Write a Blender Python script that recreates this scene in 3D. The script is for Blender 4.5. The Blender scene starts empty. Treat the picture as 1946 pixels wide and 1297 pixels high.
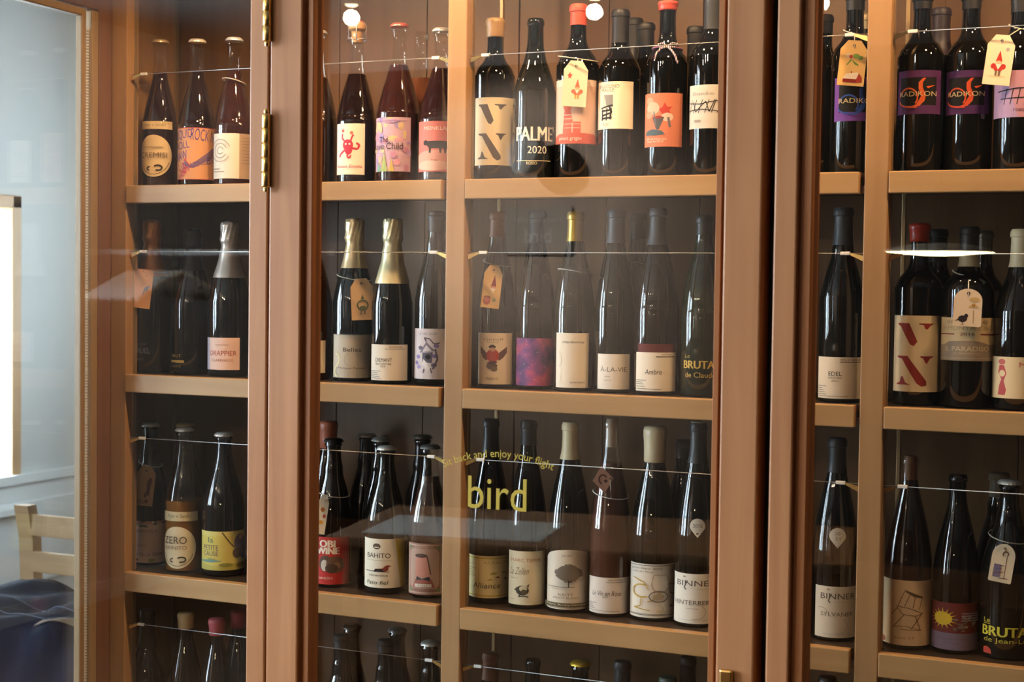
import bpy, bmesh, math, random
from mathutils import Vector, Matrix
from mathutils.geometry import tessellate_polygon

# ------------------------------------------------------------------ camera
SC = bpy.context.scene
COL = SC.collection
W_, H_, F_ = 1946.0, 1297.0, 2850.0
EYE = Vector((0.0, -2.5, 1.5))
YAW, PITCH, ROLL = math.radians(23.6486), math.radians(-1.9995), math.radians(0.757)
FWD = Vector((-math.sin(YAW) * math.cos(PITCH), math.cos(YAW) * math.cos(PITCH), math.sin(PITCH)))
_rt = Vector((math.cos(YAW), math.sin(YAW), 0)); _up = _rt.cross(FWD)
RT = math.cos(ROLL) * _rt + math.sin(ROLL) * _up
UP = -math.sin(ROLL) * _rt + math.cos(ROLL) * _up
cam = bpy.data.cameras.new('camera'); camo = bpy.data.objects.new('camera', cam); COL.objects.link(camo)
cam.sensor_width = 36.0; cam.lens = F_ / W_ * 36.0; cam.clip_start = 0.05
m = Matrix((RT, UP, -FWD)).transposed().to_4x4(); m.translation = EYE; camo.matrix_world = m
cam.dof.use_dof = True; cam.dof.focus_distance = 2.72; cam.dof.aperture_fstop = 8.0
SC.camera = camo

# ------------------------------------------------------------------ world, exposure
SC.view_settings.view_transform = 'Standard'; SC.view_settings.look = 'None'
SC.view_settings.gamma = 1.0; SC.view_settings.use_curve_mapping = False
SC.view_settings.exposure = -0.05
world = bpy.data.worlds.new('overcast_sky'); SC.world = world; world.use_nodes = True
_bg = world.node_tree.nodes['Background']
_bg.inputs[0].default_value = (0.74, 0.87, 1.0, 1); _bg.inputs[1].default_value = 34.0
SC.cycles.transparent_max_bounces = 14
SC.cycles.sample_clamp_indirect = 6.0
SC.cycles.caustics_reflective = False; SC.cycles.caustics_refractive = False
SPOT_W, CAB_W, WASH_W = 24.0, 16.0, 6200.0
WARM = (1.0, 0.61, 0.31)

# windows of the room, some added for light: (wall, along0, along1, z0, z1); portals guide the daylight through them
YS = -0.9       # dark-painted dining room behind, light-painted passage beyond
XL, XR, YB, YF, ZC = -4.6, 3.2, -6.0, 3.4, 2.72
def px_ray(px, py):
    return FWD + RT * ((px - W_ / 2) / F_) - UP * ((py - H_ / 2) / F_)
def at(px, py, Y):
    d = px_ray(px, py); return EYE + d * ((Y - EYE.y) / d.y)
def at_x(px, py, X):
    d = px_ray(px, py); return EYE + d * ((X - EYE.x) / d.x)
def mirrored(px, py, Y):                       # a point at depth Y seen by reflection in the door glass
    p = at(px, py, -0.98 - Y); return Vector((p.x, Y, p.z))
def ppm(P):                                    # pixels per metre at a point
    return F_ / (Vector(P) - EYE).dot(FWD)

_wy, _wt, _wb = at_x(36, 650, XL).y, at_x(20, 372, XL).z, at_x(20, 962, XL).z
WINDOWS = [('left', -5.95, -5.45, 0.9, 2.4), ('left', -3.45, -0.85, 0.8, 2.6), ('left', _wy - 1.3, _wy, _wb, _wt), ('front', -3.95, -3.0, 1.1, 2.3)]  # narrow corner window and front window are unseen, added to brighten the walls
def area_portal(loc, rot, sx, sy):
    l = bpy.data.lights.new('window_portal', 'AREA'); l.shape = 'RECTANGLE'; l.size = sx; l.size_y = sy
    l.cycles.is_portal = True
    o = bpy.data.objects.new('window_portal', l); COL.objects.link(o); o.location = loc; o.rotation_euler = rot
for side, a0, a1, z0, z1 in WINDOWS:
    if side == 'left': area_portal((XL - .02, (a0 + a1) / 2, (z0 + z1) / 2), (0, math.radians(-90), 0), z1 - z0, a1 - a0)
    else: area_portal(((a0 + a1) / 2, YF + .02, (z0 + z1) / 2), (math.radians(-90), 0, 0), a1 - a0, z1 - z0)

# ------------------------------------------------------------------ materials
MATS = {}
def srgb(h):
    h = h.lstrip('#'); v = [int(h[i:i + 2], 16) / 255 for i in (0, 2, 4)]
    return tuple(c / 12.92 if c <= .04045 else ((c + .055) / 1.055) ** 2.4 for c in v) + (1,)
def mat(name, color=(.8, .8, .8, 1), rough=.5, metal=0.0, spec=.5, coat=0.0, emit=None, es=0.0):
    if name in MATS: return MATS[name]
    m = bpy.data.materials.new(name); m.use_nodes = True
    b = m.node_tree.nodes['Principled BSDF']
    b.inputs['Base Color'].default_value = color if len(color) == 4 else tuple(color) + (1,)
    b.inputs['Roughness'].default_value = rough; b.inputs['Metallic'].default_value = metal
    b.inputs['Specular IOR Level'].default_value = spec; b.inputs['Coat Weight'].default_value = coat
    if emit: b.inputs['Emission Color'].default_value = tuple(emit) + (1,); b.inputs['Emission Strength'].default_value = es
    MATS[name] = m; return m
def ink(h):
    return mat('ink_' + h.lstrip('#'), srgb(h), .6, spec=.25)
def paper(h):
    m = mat('paper_' + h.lstrip('#'), srgb(h), .62, spec=.25); return m
def wood(name, c1, c2, axis='z', rough=.42, scale=1.0):
    if name in MATS: return MATS[name]
    m = bpy.data.materials.new(name); m.use_nodes = True; nt = m.node_tree; N = nt.nodes; L = nt.links
    b = N['Principled BSDF']; b.inputs['Roughness'].default_value = rough; b.inputs['Specular IOR Level'].default_value = .4
    tc = N.new('ShaderNodeTexCoord'); mp = N.new('ShaderNodeMapping'); L.new(tc.outputs['Object'], mp.inputs[0])
    s = [38 * scale] * 3; s['xyz'.index(axis)] = 1.6 * scale; mp.inputs['Scale'].default_value = s
    n1 = N.new('ShaderNodeTexNoise'); n1.inputs['Scale'].default_value = 1.0; n1.inputs['Detail'].default_value = 6; n1.inputs['Distortion'].default_value = .6
    L.new(mp.outputs[0], n1.inputs['Vector'])
    n2 = N.new('ShaderNodeTexNoise'); n2.inputs['Scale'].default_value = 5.0; n2.inputs['Detail'].default_value = 4; L.new(tc.outputs['Object'], n2.inputs['Vector'])
    mx = N.new('ShaderNodeMath'); mx.operation = 'MULTIPLY_ADD'; L.new(n1.outputs[0], mx.inputs[0]); mx.inputs[1].default_value = .65
    mu = N.new('ShaderNodeMath'); mu.operation = 'MULTIPLY'; L.new(n2.outputs[0], mu.inputs[0]); mu.inputs[1].default_value = .35; L.new(mu.outputs[0], mx.inputs[2])
    cr = N.new('ShaderNodeValToRGB'); cr.color_ramp.elements[0].position = .3; cr.color_ramp.elements[1].position = .7
    cr.color_ramp.elements[0].color = srgb(c1); cr.color_ramp.elements[1].color = srgb(c2)
    L.new(mx.outputs[0], cr.inputs[0]); L.new(cr.outputs[0], b.inputs['Base Color'])
    bp = N.new('ShaderNodeBump'); bp.inputs['Strength'].default_value = .08; bp.inputs['Distance'].default_value = .002
    L.new(n1.outputs[0], bp.inputs['Height']); L.new(bp.outputs[0], b.inputs['Normal'])
    MATS[name] = m; return m
def pane_glass(name, tint, ior=1.5, rough=0.0):   # thin sheet: see-through with Fresnel reflection
    if name in MATS: return MATS[name]
    m = bpy.data.materials.new(name); m.use_nodes = True; nt = m.node_tree; N = nt.nodes; L = nt.links
    N.remove(N['Principled BSDF']); out = N['Material Output']
    fr = N.new('ShaderNodeFresnel'); geo = N.new('ShaderNodeNewGeometry'); mr = N.new('ShaderNodeMapRange')       # both faces of the sheet meet air, so no total reflection
    mr.inputs['To Min'].default_value = ior; mr.inputs['To Max'].default_value = 1 / ior
    L.new(geo.outputs['Backfacing'], mr.inputs['Value']); L.new(mr.outputs[0], fr.inputs['IOR'])
    tr = N.new('ShaderNodeBsdfTransparent'); tr.inputs[0].default_value = tuple(tint) + (1,)
    gl = N.new('ShaderNodeBsdfGlossy'); gl.inputs['Roughness'].default_value = rough; gl.inputs[0].default_value = (1, 1, 1, 1)
    mx = N.new('ShaderNodeMixShader'); L.new(fr.outputs[0], mx.inputs[0]); L.new(tr.outputs[0], mx.inputs[1]); L.new(gl.outputs[0], mx.inputs[2])
    L.new(mx.outputs[0], out.inputs['Surface']); MATS[name] = m; return m
def plaster(name, c, rough=.85, amt=.03):
    if name in MATS: return MATS[name]
    m = mat(name, srgb(c), rough, spec=.2); nt = m.node_tree; N = nt.nodes; L = nt.links; b = N['Principled BSDF']
    n = N.new('ShaderNodeTexNoise'); n.inputs['Scale'].default_value = 6; n.inputs['Detail'].default_value = 6
    hs = N.new('ShaderNodeMixRGB'); hs.blend_type = 'MULTIPLY'; hs.inputs[0].default_value = amt * 4; hs.inputs[1].default_value = srgb(c)
    L.new(n.outputs[0], hs.inputs[2]); L.new(hs.outputs[0], b.inputs['Base Color'])
    return m
DOORW = wood('door_wood', '#a16a42', '#c58c60')
CABW = wood('cabinet_wood', '#9c754c', '#b48c60')
LIPW = wood('shelf_wood', '#a57e50', '#bc9666', 'x')
BACKW = wood('back_wood', '#62452a', '#725233')
MOULDW = wood('moulding_wood', '#985d34', '#ab7045')
SIDEW = wood('side_wood', '#6e4c38', '#835f49')
BRASS = mat('brass', (.78, .52, .18, 1), .22, 1.0)
STEEL = mat('steel', (.62, .62, .62, 1), .3, 1.0)
WHITEP = mat('white_plastic', (.82, .8, .76, 1), .5)
PANE = pane_glass('door_glass', (.965, .975, .97))
CLEAR = pane_glass('bottle_clear_glass', (.93, .92, .88), 1.5)
def bottle_glass(c):
    return mat('glass_' + c, srgb(c), .02, spec=.55, coat=.2)

# ------------------------------------------------------------------ mesh helpers
def link(name, me, parent=None, material=None):
    o = bpy.data.objects.new(name, me); COL.objects.link(o)
    if material is not None and me is not None and not me.materials: me.materials.append(material)
    if parent is not None: o.parent = parent
    return o
def tag(o, label=None, cat=None, group=None, kind=None):
    if label: o['label'] = label
    if cat: o['category'] = cat
    if group: o['group'] = group
    if kind: o['kind'] = kind
    return o
def empty(name, loc):
    o = bpy.data.objects.new(name, None); COL.objects.link(o); o.location = loc; o.empty_display_size = .02
    return o
def finish(bm, name, smooth=False, angle=None):
    me = bpy.data.meshes.new(name); bmesh.ops.recalc_face_normals(bm, faces=bm.faces[:]); bm.to_mesh(me); bm.free()
    if smooth:
        for p in me.polygons: p.use_smooth = True
        if angle: me.set_sharp_from_angle(angle=math.radians(angle))
    return me
def box_bm(bm, x0, x1, y0, y1, z0, z1, bevel=0.0):
    b2 = bmesh.new()
    vs = [b2.verts.new(c) for c in ((x0, y0, z0), (x1, y0, z0), (x1, y1, z0), (x0, y1, z0), (x0, y0, z1), (x1, y0, z1), (x1, y1, z1), (x0, y1, z1))]
    for f in ((0, 3, 2, 1), (4, 5, 6, 7), (0, 1, 5, 4), (1, 2, 6, 5), (2, 3, 7, 6), (3, 0, 4, 7)): b2.faces.new([vs[i] for i in f])
    if bevel: bmesh.ops.bevel(b2, geom=b2.edges[:], offset=bevel, segments=2, profile=.5, affect='EDGES')
    tmp = bpy.data.meshes.new('t'); b2.to_mesh(tmp); b2.free(); bm.from_mesh(tmp); bpy.data.meshes.remove(tmp)
def box(name, x0, x1, y0, y1, z0, z1, material, parent=None, bevel=0.0015):
    bm = bmesh.new(); box_bm(bm, x0, x1, y0, y1, z0, z1, bevel)
    return link(name, finish(bm, name), parent, material)
def lathe(prof, seg=32, fn=None, cap=True):
    bm = bmesh.new(); rings = []
    for r, z in prof:
        if r < 1e-5: rings.append([bm.verts.new((0, 0, z))]); continue
        ring = []
        for i in range(seg):
            a = 2 * math.pi * i / seg; rr = r * (fn(a, z) if fn else 1)
            ring.append(bm.verts.new((rr * math.cos(a), rr * math.sin(a), z)))
        rings.append(ring)
    for A, B in zip(rings, rings[1:]):
        for i in range(seg):
            j = (i + 1) % seg
            if len(A) == 1 and len(B) == 1: continue
            if len(A) == 1: bm.faces.new((A[0], B[i], B[j]))
            elif len(B) == 1: bm.faces.new((A[i], A[j], B[0]))
            else: bm.faces.new((A[i], A[j], B[j], B[i]))
    if cap:
        for ring in (rings[0], rings[-1]):
            if len(ring) > 1: bm.faces.new(ring)
    return bm
def tube_bm(bm, pts, r, seg=6, closed=False):
    pts = [Vector(p) for p in pts]; n = len(pts); rings = []
    for i, p in enumerate(pts):
        a = pts[(i - 1) % n] if (closed or i) else p; b = pts[(i + 1) % n] if (closed or i < n - 1) else p
        t = (b - a).normalized(); u = t.cross(Vector((0, 0, 1)))
        if u.length < 1e-4: u = t.cross(Vector((1, 0, 0)))
        u.normalize(); v = t.cross(u); rr = r[i] if isinstance(r, (list, tuple)) else r
        rings.append([bm.verts.new(p + (u * math.cos(2 * math.pi * k / seg) + v * math.sin(2 * math.pi * k / seg)) * rr) for k in range(seg)])
    for i in range(n if closed else n - 1):
        A, B = rings[i], rings[(i + 1) % n]
        for k in range(seg): bm.faces.new((A[k], A[(k + 1) % seg], B[(k + 1) % seg], B[k]))
    if not closed: bm.faces.new(rings[0]); bm.faces.new(rings[-1])
def tube(name, pts, r, material, parent=None, seg=6, closed=False):
    bm = bmesh.new(); tube_bm(bm, pts, r, seg, closed)
    return link(name, finish(bm, name, True), parent, material)

# ------------------------------------------------------------------ flat print: polygons and lettering laid onto a surface map
_TXT = {}
def text_geo(s):
    if s in _TXT: return _TXT[s]
    cu = bpy.data.curves.new('lettering', 'FONT'); cu.body = s; cu.size = 1; cu.resolution_u = 3
    o = bpy.data.objects.new('lettering', cu); me = o.to_mesh()
    vs = [(v.co.x, v.co.y) for v in me.vertices]; fs = [tuple(p.vertices) for p in me.polygons]
    o.to_mesh_clear(); bpy.data.objects.remove(o); bpy.data.curves.remove(cu)
    if not vs: vs, fs = [(0, 0)], []
    xs = [v[0] for v in vs]; ys = [v[1] for v in vs]; _TXT[s] = (vs, fs, min(xs), max(xs), min(ys), max(ys)); return _TXT[s]
def ellipse(cx, cy, rx, ry, n=24, a0=0, a1=360):
    return [(cx + rx * math.cos(math.radians(a0 + (a1 - a0) * i / n)), cy + ry * math.sin(math.radians(a0 + (a1 - a0) * i / n))) for i in range(n + (a1 - a0 != 360))]
class Print:
    """ops in fractions of a W x H sheet, origin lower left"""
    def __init__(s, W, H): s.W, s.H, s.g = W, H, []
    def poly(s, pts, c):
        P = [(x * s.W, y * s.H) for x, y in pts]
        tris = tessellate_polygon([[Vector((x, y, 0)) for x, y in P]])
        s.g.append((P, [t for t in tris], c))
    def run(s, ops):
        for op in ops:
            k = op[0]
            if k == 'r': _, x0, y0, x1, y1, c = op; s.poly([(x0, y0), (x1, y0), (x1, y1), (x0, y1)], c)
            elif k == 'p': s.poly(op[1], op[2])
            elif k == 'e': s.poly(ellipse(*op[1:5]), op[5])
            elif k == 'a':                                # ring / arc: cx cy rx ry width a0 a1 colour
                _, cx, cy, rx, ry, w, a0, a1, c = op; n = 20
                o = ellipse(cx, cy, rx, ry, n, a0, a1 + 1e-4); i = ellipse(cx, cy, rx - w, ry - w * s.W / s.H, n, a0, a1 + 1e-4)
                for q in range(n): s.poly([o[q], o[q + 1], i[q + 1], i[q]], c)
            elif k == 'l':
                _, pts, w, c = op; w *= s.W / 2
                for (x0, y0), (x1, y1) in zip(pts, pts[1:]):
                    ax, ay, bx, by = x0 * s.W, y0 * s.H, x1 * s.W, y1 * s.H
                    d = math.hypot(bx - ax, by - ay) or 1e-9; nx, ny = -(by - ay) / d * w, (bx - ax) / d * w
                    s.g.append(([(ax + nx, ay + ny), (bx + nx, by + ny), (bx - nx, by - ny), (ax - nx, ay - ny)], [(0, 1, 2), (0, 2, 3)], c))
            elif k == 't':                                # text cx cy w h colour [slant, rotation]
                _, t, cx, cy, w, h, c = op[:7]; sl = op[7] if len(op) > 7 else 0; ro = math.radians(op[8]) if len(op) > 8 else 0
                vs, fs, x0, x1, y0, y1 = text_geo(t); hh = h * s.H / max(y1 - y0, 1e-6)
                ww = w * s.W / max(x1 - x0, 1e-6) if w else hh
                P = []
                for x, y in vs:
                    X = (x - (x0 + x1) / 2) * ww; Y = (y - (y0 + y1) / 2) * hh; X += sl * Y
                    P.append((cx * s.W + X * math.cos(ro) - Y * math.sin(ro), cy * s.H + X * math.sin(ro) + Y * math.cos(ro)))
                s.g.append((P, fs, c))
        return s
    def mesh(s, name, surf, lift=0.0002, step=0.004, clip=True):
        bm = bmesh.new(); cols = []
        for li, (P, F, c) in enumerate(s.g):
            if c not in cols: cols.append(c)
            b2 = bmesh.new(); V = [b2.verts.new((x, y, 0)) for x, y in P]
            for f in F:
                try: b2.faces.new([V[i] for i in f])
                except ValueError: pass
            xs = [p[0] for p in P]
            if clip:
                for co, no in (((0, 0, 0), (-1, 0, 0)), ((s.W, 0, 0), (1, 0, 0)), ((0, 0, 0), (0, -1, 0)), ((0, s.H, 0), (0, 1, 0))):
                    bmesh.ops.bisect_plane(b2, geom=b2.verts[:] + b2.edges[:] + b2.faces[:], plane_co=co, plane_no=no, clear_outer=True)
            if step:
                q = math.floor(min(xs) / step) + 1
                while q * step < max(xs):
                    bmesh.ops.bisect_plane(b2, geom=b2.verts[:] + b2.edges[:] + b2.faces[:], plane_co=(q * step, 0, 0), plane_no=(1, 0, 0)); q += 1
            bmesh.ops.delete(b2, geom=[v for v in b2.verts if not v.link_faces], context='VERTS')
            vm = {v: bm.verts.new(surf(v.co.x, v.co.y, lift + li * 0.000035)) for v in b2.verts}
            for f in b2.faces:
                nf = bm.faces.new([vm[v] for v in f.verts]); nf.material_index = cols.index(c)
            b2.free()
        me = bpy.data.meshes.new(name); bm.to_mesh(me); bm.free()
        for c in cols: me.materials.append(ink(c) if isinstance(c, str) else c)
        return me

# ================================================================== the room
WALL = plaster('wall_paint', '#d3d5d4'); CEIL = plaster('ceiling_paint', '#b4b4b1'); FLOORM = wood('floor_wood', '#4e3826', '#60462f', 'y', .35, .3)
WHITEWOOD = mat('white_painted_wood', srgb('#dfe2e2'), .4)
TRIMW = wood('window_frame_wood', '#b08a62', '#c6a37a')
def struct(o): o['kind'] = 'structure'; return o
struct(box('floor', XL - .2, XR + .2, YB - .2, YF + .2, -.1, 0, FLOORM, bevel=0))
struct(box('ceiling', XL - .2, XR + .2, YB - .2, YF + .2, ZC, ZC + .1, CEIL, bevel=0))
struct(box('wall_back', XL - .2, XR + .2, YB - .15, YB, 0, ZC, plaster('taupe_paint', '#3c3631'), bevel=0))
struct(box('wall_right', XR, XR + .15, YB, YF, 0, ZC, plaster('taupe_paint', ''), bevel=0))
bm = bmesh.new(); cuts = sorted([w for w in WINDOWS if w[0] == 'left'], key=lambda w: w[1]); yy = YB
bm2 = bmesh.new()
def wall_strip(y0, y1, z0, z1):
    if y0 < YS: box_bm(bm, XL - .15, XL, y0, min(y1, YS), z0, z1)
    if y1 > YS: box_bm(bm2, XL - .15, XL, max(y0, YS), y1, z0, z1)
for _, a0, a1, z0, z1 in cuts:
    wall_strip(yy, a0, 0, ZC); wall_strip(a0, a1, 0, z0); wall_strip(a0, a1, z1, ZC); yy = a1
wall_strip(yy, YF, 0, ZC)
struct(link('wall_left', finish(bm, 'wall_left'), None, plaster('blue_grey_paint', '#b4bcc4')))
struct(link('wall_left', finish(bm2, 'wall_left'), None, WALL))
bm = bmesh.new(); xx = XL - .2
for _, a0, a1, z0, z1 in [w for w in WINDOWS if w[0] == 'front']:
    box_bm(bm, xx, a0, YF, YF + .15, 0, ZC); box_bm(bm, a0, a1, YF, YF + .15, 0, z0); box_bm(bm, a0, a1, YF, YF + .15, z1, ZC); xx = a1
box_bm(bm, xx, XR + .2, YF, YF + .15, 0, ZC)
struct(link('wall_front', finish(bm, 'wall_front'), None, WALL))
for i, (side, a0, a1, z0, z1) in enumerate(WINDOWS):
    def wbox(bm_, d0, d1, b0, b1, za, zb, bev=.004):     # d: depth from the wall face into the room
        if side == 'left': box_bm(bm_, XL + d0, XL + d1, b0, b1, za, zb, bev)
        else: box_bm(bm_, b0, b1, YF - d1, YF - d0, za, zb, bev)
    def wpart(name, d0, d1, b0, b1, za, zb, m_, par, bev=.003):
        bm_ = bmesh.new(); wbox(bm_, d0, d1, b0, b1, za, zb, bev); return link(name, finish(bm_, name), par, m_)
    bm = bmesh.new(); w = .055
    for q in ((a0, a0 + w, z0, z1), (a1 - w, a1, z0, z1), (a0, a1, z0, z0 + w), (a0, a1, z1 - w, z1)): wbox(bm, -.1, .015, *q)
    wo = struct(link('window_%d' % (i + 1), finish(bm, 'window_frame'), None, TRIMW))
    mid = (a0 + a1) / 2; bays = [(a0 + w, a1 - w)]
    mw = .16 if a1 - a0 > 2 else .05
    if a1 - a0 > .7:
        wpart('mullion', -.08, -.02, mid - mw, mid + mw, z0 + w, z1 - w, TRIMW, wo); bays = [(a0 + w, mid - mw), (mid + mw, a1 - w)]
    for b0, b1 in bays: wpart('pane', -.052, -.048, b0, b1, z0 + w, z1 - w, PANE, wo, 0)
    wpart('window_sill', -.02, .07, a0 - .02, a1 + .02, z0 - .03, z0, WHITEWOOD, wo)
# dark timber panelling along the foot of the back wall
zp = mirrored(950, 1012, YB + .03).z; wn = 1.3
for i in range(6): 
    t = struct(box('trim_%d' % (i + 11), XL + i * wn, XL + (i + 1) * wn - .004, YB, YB + .025, 0, zp, wood('panelling', '#6d4a30', '#81593b'), None, .003))
    box('panel_moulding', XL + i * wn + .15, XL + (i + 1) * wn - .15, YB + .025, YB + .037, .15, zp - .14, wood('panelling', '', ''), t, .006)
# white panelled dado along the window wall
for i, y0 in enumerate((-1.0, 0.1, 1.2, 2.3)):
    t = struct(box('trim_%d' % (i + 1), XL, XL + .02, y0, y0 + 1.09, .09, .62, WHITEWOOD))
    box('panel_moulding', XL + .02, XL + .03, y0 + .12, y0 + .97, .17, .54, WHITEWOOD, t, .006)
struct(box('baseboard_left', XL, XL + .02, YB, YF, 0, .09, WHITEWOOD))
struct(box('trim_5', XL, XL + .035, -1.0, YF, .62, .66, WHITEWOOD))

# ================================================================== the wine cabinet
SHELF_Z = [1.6998, 1.3134, 0.9047, 0.4957]; LIP = [.0356, .0362, .0392, .039]
POSTX = [-1.981, -1.2134, -0.4463, 0.3208]
CB = empty('wine_cabinet', (-.83, 0, 0)); tag(CB, 'tall wooden wine cabinet with hinged glass doors and three bays of bottle shelves', 'cabinet')
def cbox(name, x0, x1, y0, y1, z0, z1, m_, parent=None, bevel=.0015):
    o = box(name, x0, x1, y0, y1, z0, z1, m_, parent or CB, bevel)
    if parent is None: o.matrix_parent_inverse = Matrix.Translation((.83, 0, 0))
    return o
def cpar(o): o.parent = CB; o.matrix_parent_inverse = Matrix.Translation((.83, 0, 0)); return o
ZT = 2.26
cbox('top_board', -2.06, .42, -.53, .32, ZT, ZT + .04, CABW); cbox('floor_board', -2.06, .42, -.48, .32, .04, .08, CABW)
cbox('plinth', -2.04, .40, -.46, .30, 0, .04, SIDEW)
for i, x in enumerate(POSTX): cbox('post', x - .0195, x + .0195, 0.002, .040, .08, ZT, CABW, None, .002)
cbox('light_block_board', -2.05, .41, .302, .312, .08, ZT, BACKW)  # added behind the planks to block daylight leaking through their seams
cbox('side_panel', -2.060, -2.046, .042, .300, .08, ZT, CABW); cbox('side_panel', .386, .400, .042, .300, .08, ZT, CABW)
SHELFM = wood('shelf_dark', '#2a2119', '#352a20', 'x')
EDGE = [-2.045, POSTX[1], POSTX[2], .385]                      # the shelves meet behind the slim posts
for b in range(3):
    x0, x1 = POSTX[b] + .021, POSTX[b + 1] - .021; e0, e1 = EDGE[b] + .0005, EDGE[b + 1] - .0005
    for k in range(4):
        w = (e1 - e0) / 4; cbox('back_plank', e0 + k * w + .0008, e0 + (k + 1) * w - .0008, .287, .300, .08, ZT, BACKW, None, .001)
    for r, (z, t) in enumerate(zip(SHELF_Z, LIP)):
        bm = bmesh.new(); box_bm(bm, x0 + .002, x1 - .002, .019, .0415, z - .02, z); box_bm(bm, e0, e1, .0415, .284, z - .02, z)
        s = cpar(link('shelf', finish(bm, 'shelf'), None, SHELFM))
        cbox('shelf_edge', x0 - .0005, x1 - .006, -.002, .018, z - t, z + .0006, LIPW, s, .0018)
        for xx in (x0 + .001, x1 - .007): cbox('shelf_clip', xx, xx + .006, .022, .032, z - .034, z - .0205, STEEL, s, .0008)
PILAST = mat('dull_brass', (.42, .29, .15, 1), .45, .7)
BEADW = wood('bead_wood', '#94795a', '#a88d6a')
for x in POSTX[:3]: cbox('pilaster_strip', x + .0196, x + .0212, .024, .034, .09, ZT - .01, PILAST, None, .0004)
for x in POSTX[1:]: cbox('pilaster_strip', x - .0212, x - .0196, .024, .034, .09, ZT - .01, PILAST, None, .0004)
_ys = at_x(335, 110, -2.043).y
cbox('shelf_standard', -2.0458, -2.040, _ys - .006, _ys + .006, .08, ZT, PILAST, None, .001)
for x in POSTX[1:3]: cbox('shelf_standard', x + .018, x + .025, .150, .158, .08, ZT, PILAST, None, .001)
WIRE_Z = [at(905, 105, .012).z, at(905, 480, .012).z, at(917, 875, .012).z, at(907, 1268, .012).z]
for b in range(3):
    x0, x1 = POSTX[b] + .021, POSTX[b + 1] - .021
    for z in WIRE_Z:
        w = cpar(tube('wire', [(x0 - .001, .016, z), (x1 + .001, .016, z)], .00075, mat('wire_steel', (.5, .5, .49, 1), .4, .8), None, 6))
        for sx, e in ((1, x0), (-1, x1)):
            xa, xb = sorted((e + sx * .022, e + sx * .038)); c = box('crimp', xa, xb, .0135, .0185, z - .0028, z + .0028, WHITEP, w, .0008)
            bm = bmesh.new(); P = [(e, .013, z - .013), (e + sx * .026, .015, z - .001), (e + sx * .026, .015, z + .002), (e, .013, z - .004)]
            f = [bm.verts.new(p) for p in P]; g = [bm.verts.new((p[0], p[1] + .002, p[2])) for p in P]
            bm.faces.new(f); bm.faces.new(g[::-1])
            for q in range(4): bm.faces.new((f[q], f[(q + 1) % 4], g[(q + 1) % 4], g[q]))
            link('wire_anchor', finish(bm, 'wire_anchor'), w, BRASS)
# glazed end wall of the cabinet, running forward from the first post
yA, yB = at_x(187, 650, -2.0).y, at_x(157, 650, -2.0).y
zR = at_x(157, 29, -2.0).z
EW = cpar(bpy.data.objects.new('end_wall', None)); COL.objects.link(EW)
def ebox(*a, **k):
    return box(*a[:8], EW, *a[8:], **k)
for nm, y0, y1 in (('stile', yA, .041), ('stile', -.50, -.445)): box(nm, -2.045, -2.001, y0, y1, .08, ZT, SIDEW, EW, .003)
box('rail', -2.045, -2.001, -.445, yA, zR + .018, ZT, SIDEW, EW, .003); box('rail', -2.045, -2.001, -.445, yA, .08, .2, SIDEW, EW, .003)
box('pane', -2.027, -2.022, -.45, yA + .006, .19, zR + .024, PANE, EW, 0)
GASKET = mat('gasket', (.72, .72, .7, 1), .45)
ym = yB + (yA - yB) * .42
box('glazing_bead', -2.021, -2.0005, ym + .006, yA - .001, .2, zR + .016, BEADW, EW, .003)
box('glazing_bead', -2.021, -2.0040, yB, ym - .006, .2, zR + .016, BEADW, EW, .003)
box('glazing_bead', -2.021, -2.0005, -.445, yB, zR, zR + .016, BEADW, EW, .003)
bm = bmesh.new(); n = 300
for i in range(n):
    z = .22 + (zR - .24) * i / n; box_bm(bm, -2.021, -2.008, ym - .005, ym + .005, z, z + (zR - .24) / n * .6)
tag(link('gasket', finish(bm, 'gasket'), EW, GASKET), kind='stuff')
def prism_z(name, prof, z0, z1, m_, parent):
    bm = bmesh.new(); A = [bm.verts.new((x, y, z0)) for x, y in prof]; B = [bm.verts.new((x, y, z1)) for x, y in prof]; n = len(prof)
    bm.faces.new(A[::-1]); bm.faces.new(B)
    for i in range(n): bm.faces.new((A[i], A[(i + 1) % n], B[(i + 1) % n], B[i]))
    return link(name, finish(bm, name), parent, m_)
YD0, YD1, YG = -.522, -.474, -.490
DZ0, DZ1 = .12, 2.22
xh = at(508, 650, YD0).x; xcr = at(1443, 650, YD0).x; xr0 = at(1466, 650, YD0).x
MOULD = [(0, -.5065), (.0075, -.5065), (.0075, -.5132), (.0085, -.5142), (.018, -.5142), (.0192, -.5130), (.0205, -.503), (.025, -.4985), (.025, -.4935), (0, -.4935)]
def door(x0, x1, fl, fr, ml, mr):
    d = cpar(bpy.data.objects.new('door', None)); COL.objects.link(d)
    box('stile', x0, x0 + fl, YD0, YD1, DZ0, DZ1, DOORW, d, .0025); box('stile', x1 - fr, x1, YD0, YD1, DZ0, DZ1, DOORW, d, .0025)
    box('rail', x0 + fl, x1 - fr, YD0, YD1, DZ0, DZ0 + .09, DOORW, d, .0025); box('rail', x0 + fl, x1 - fr, YD0, YD1, DZ1 - .09, DZ1, DOORW, d, .0025)
    if ml: prism_z('moulding', [(x0 + fl + u * ml / .025, v) for u, v in MOULD], DZ0 + .09, DZ1 - .09, MOULDW, d)
    if mr: prism_z('moulding', [(x1 - fr - u * mr / .025, v) for u, v in MOULD][::-1], DZ0 + .09, DZ1 - .09, MOULDW, d)
    box('pane', x0 + fl - .005, x1 - fr + .005, YG - .002, YG + .002, DZ0 + .08, DZ1 - .08, PANE, d, 0)
    return d
def wpx(p): return at(p, 650, YD0).x
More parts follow.
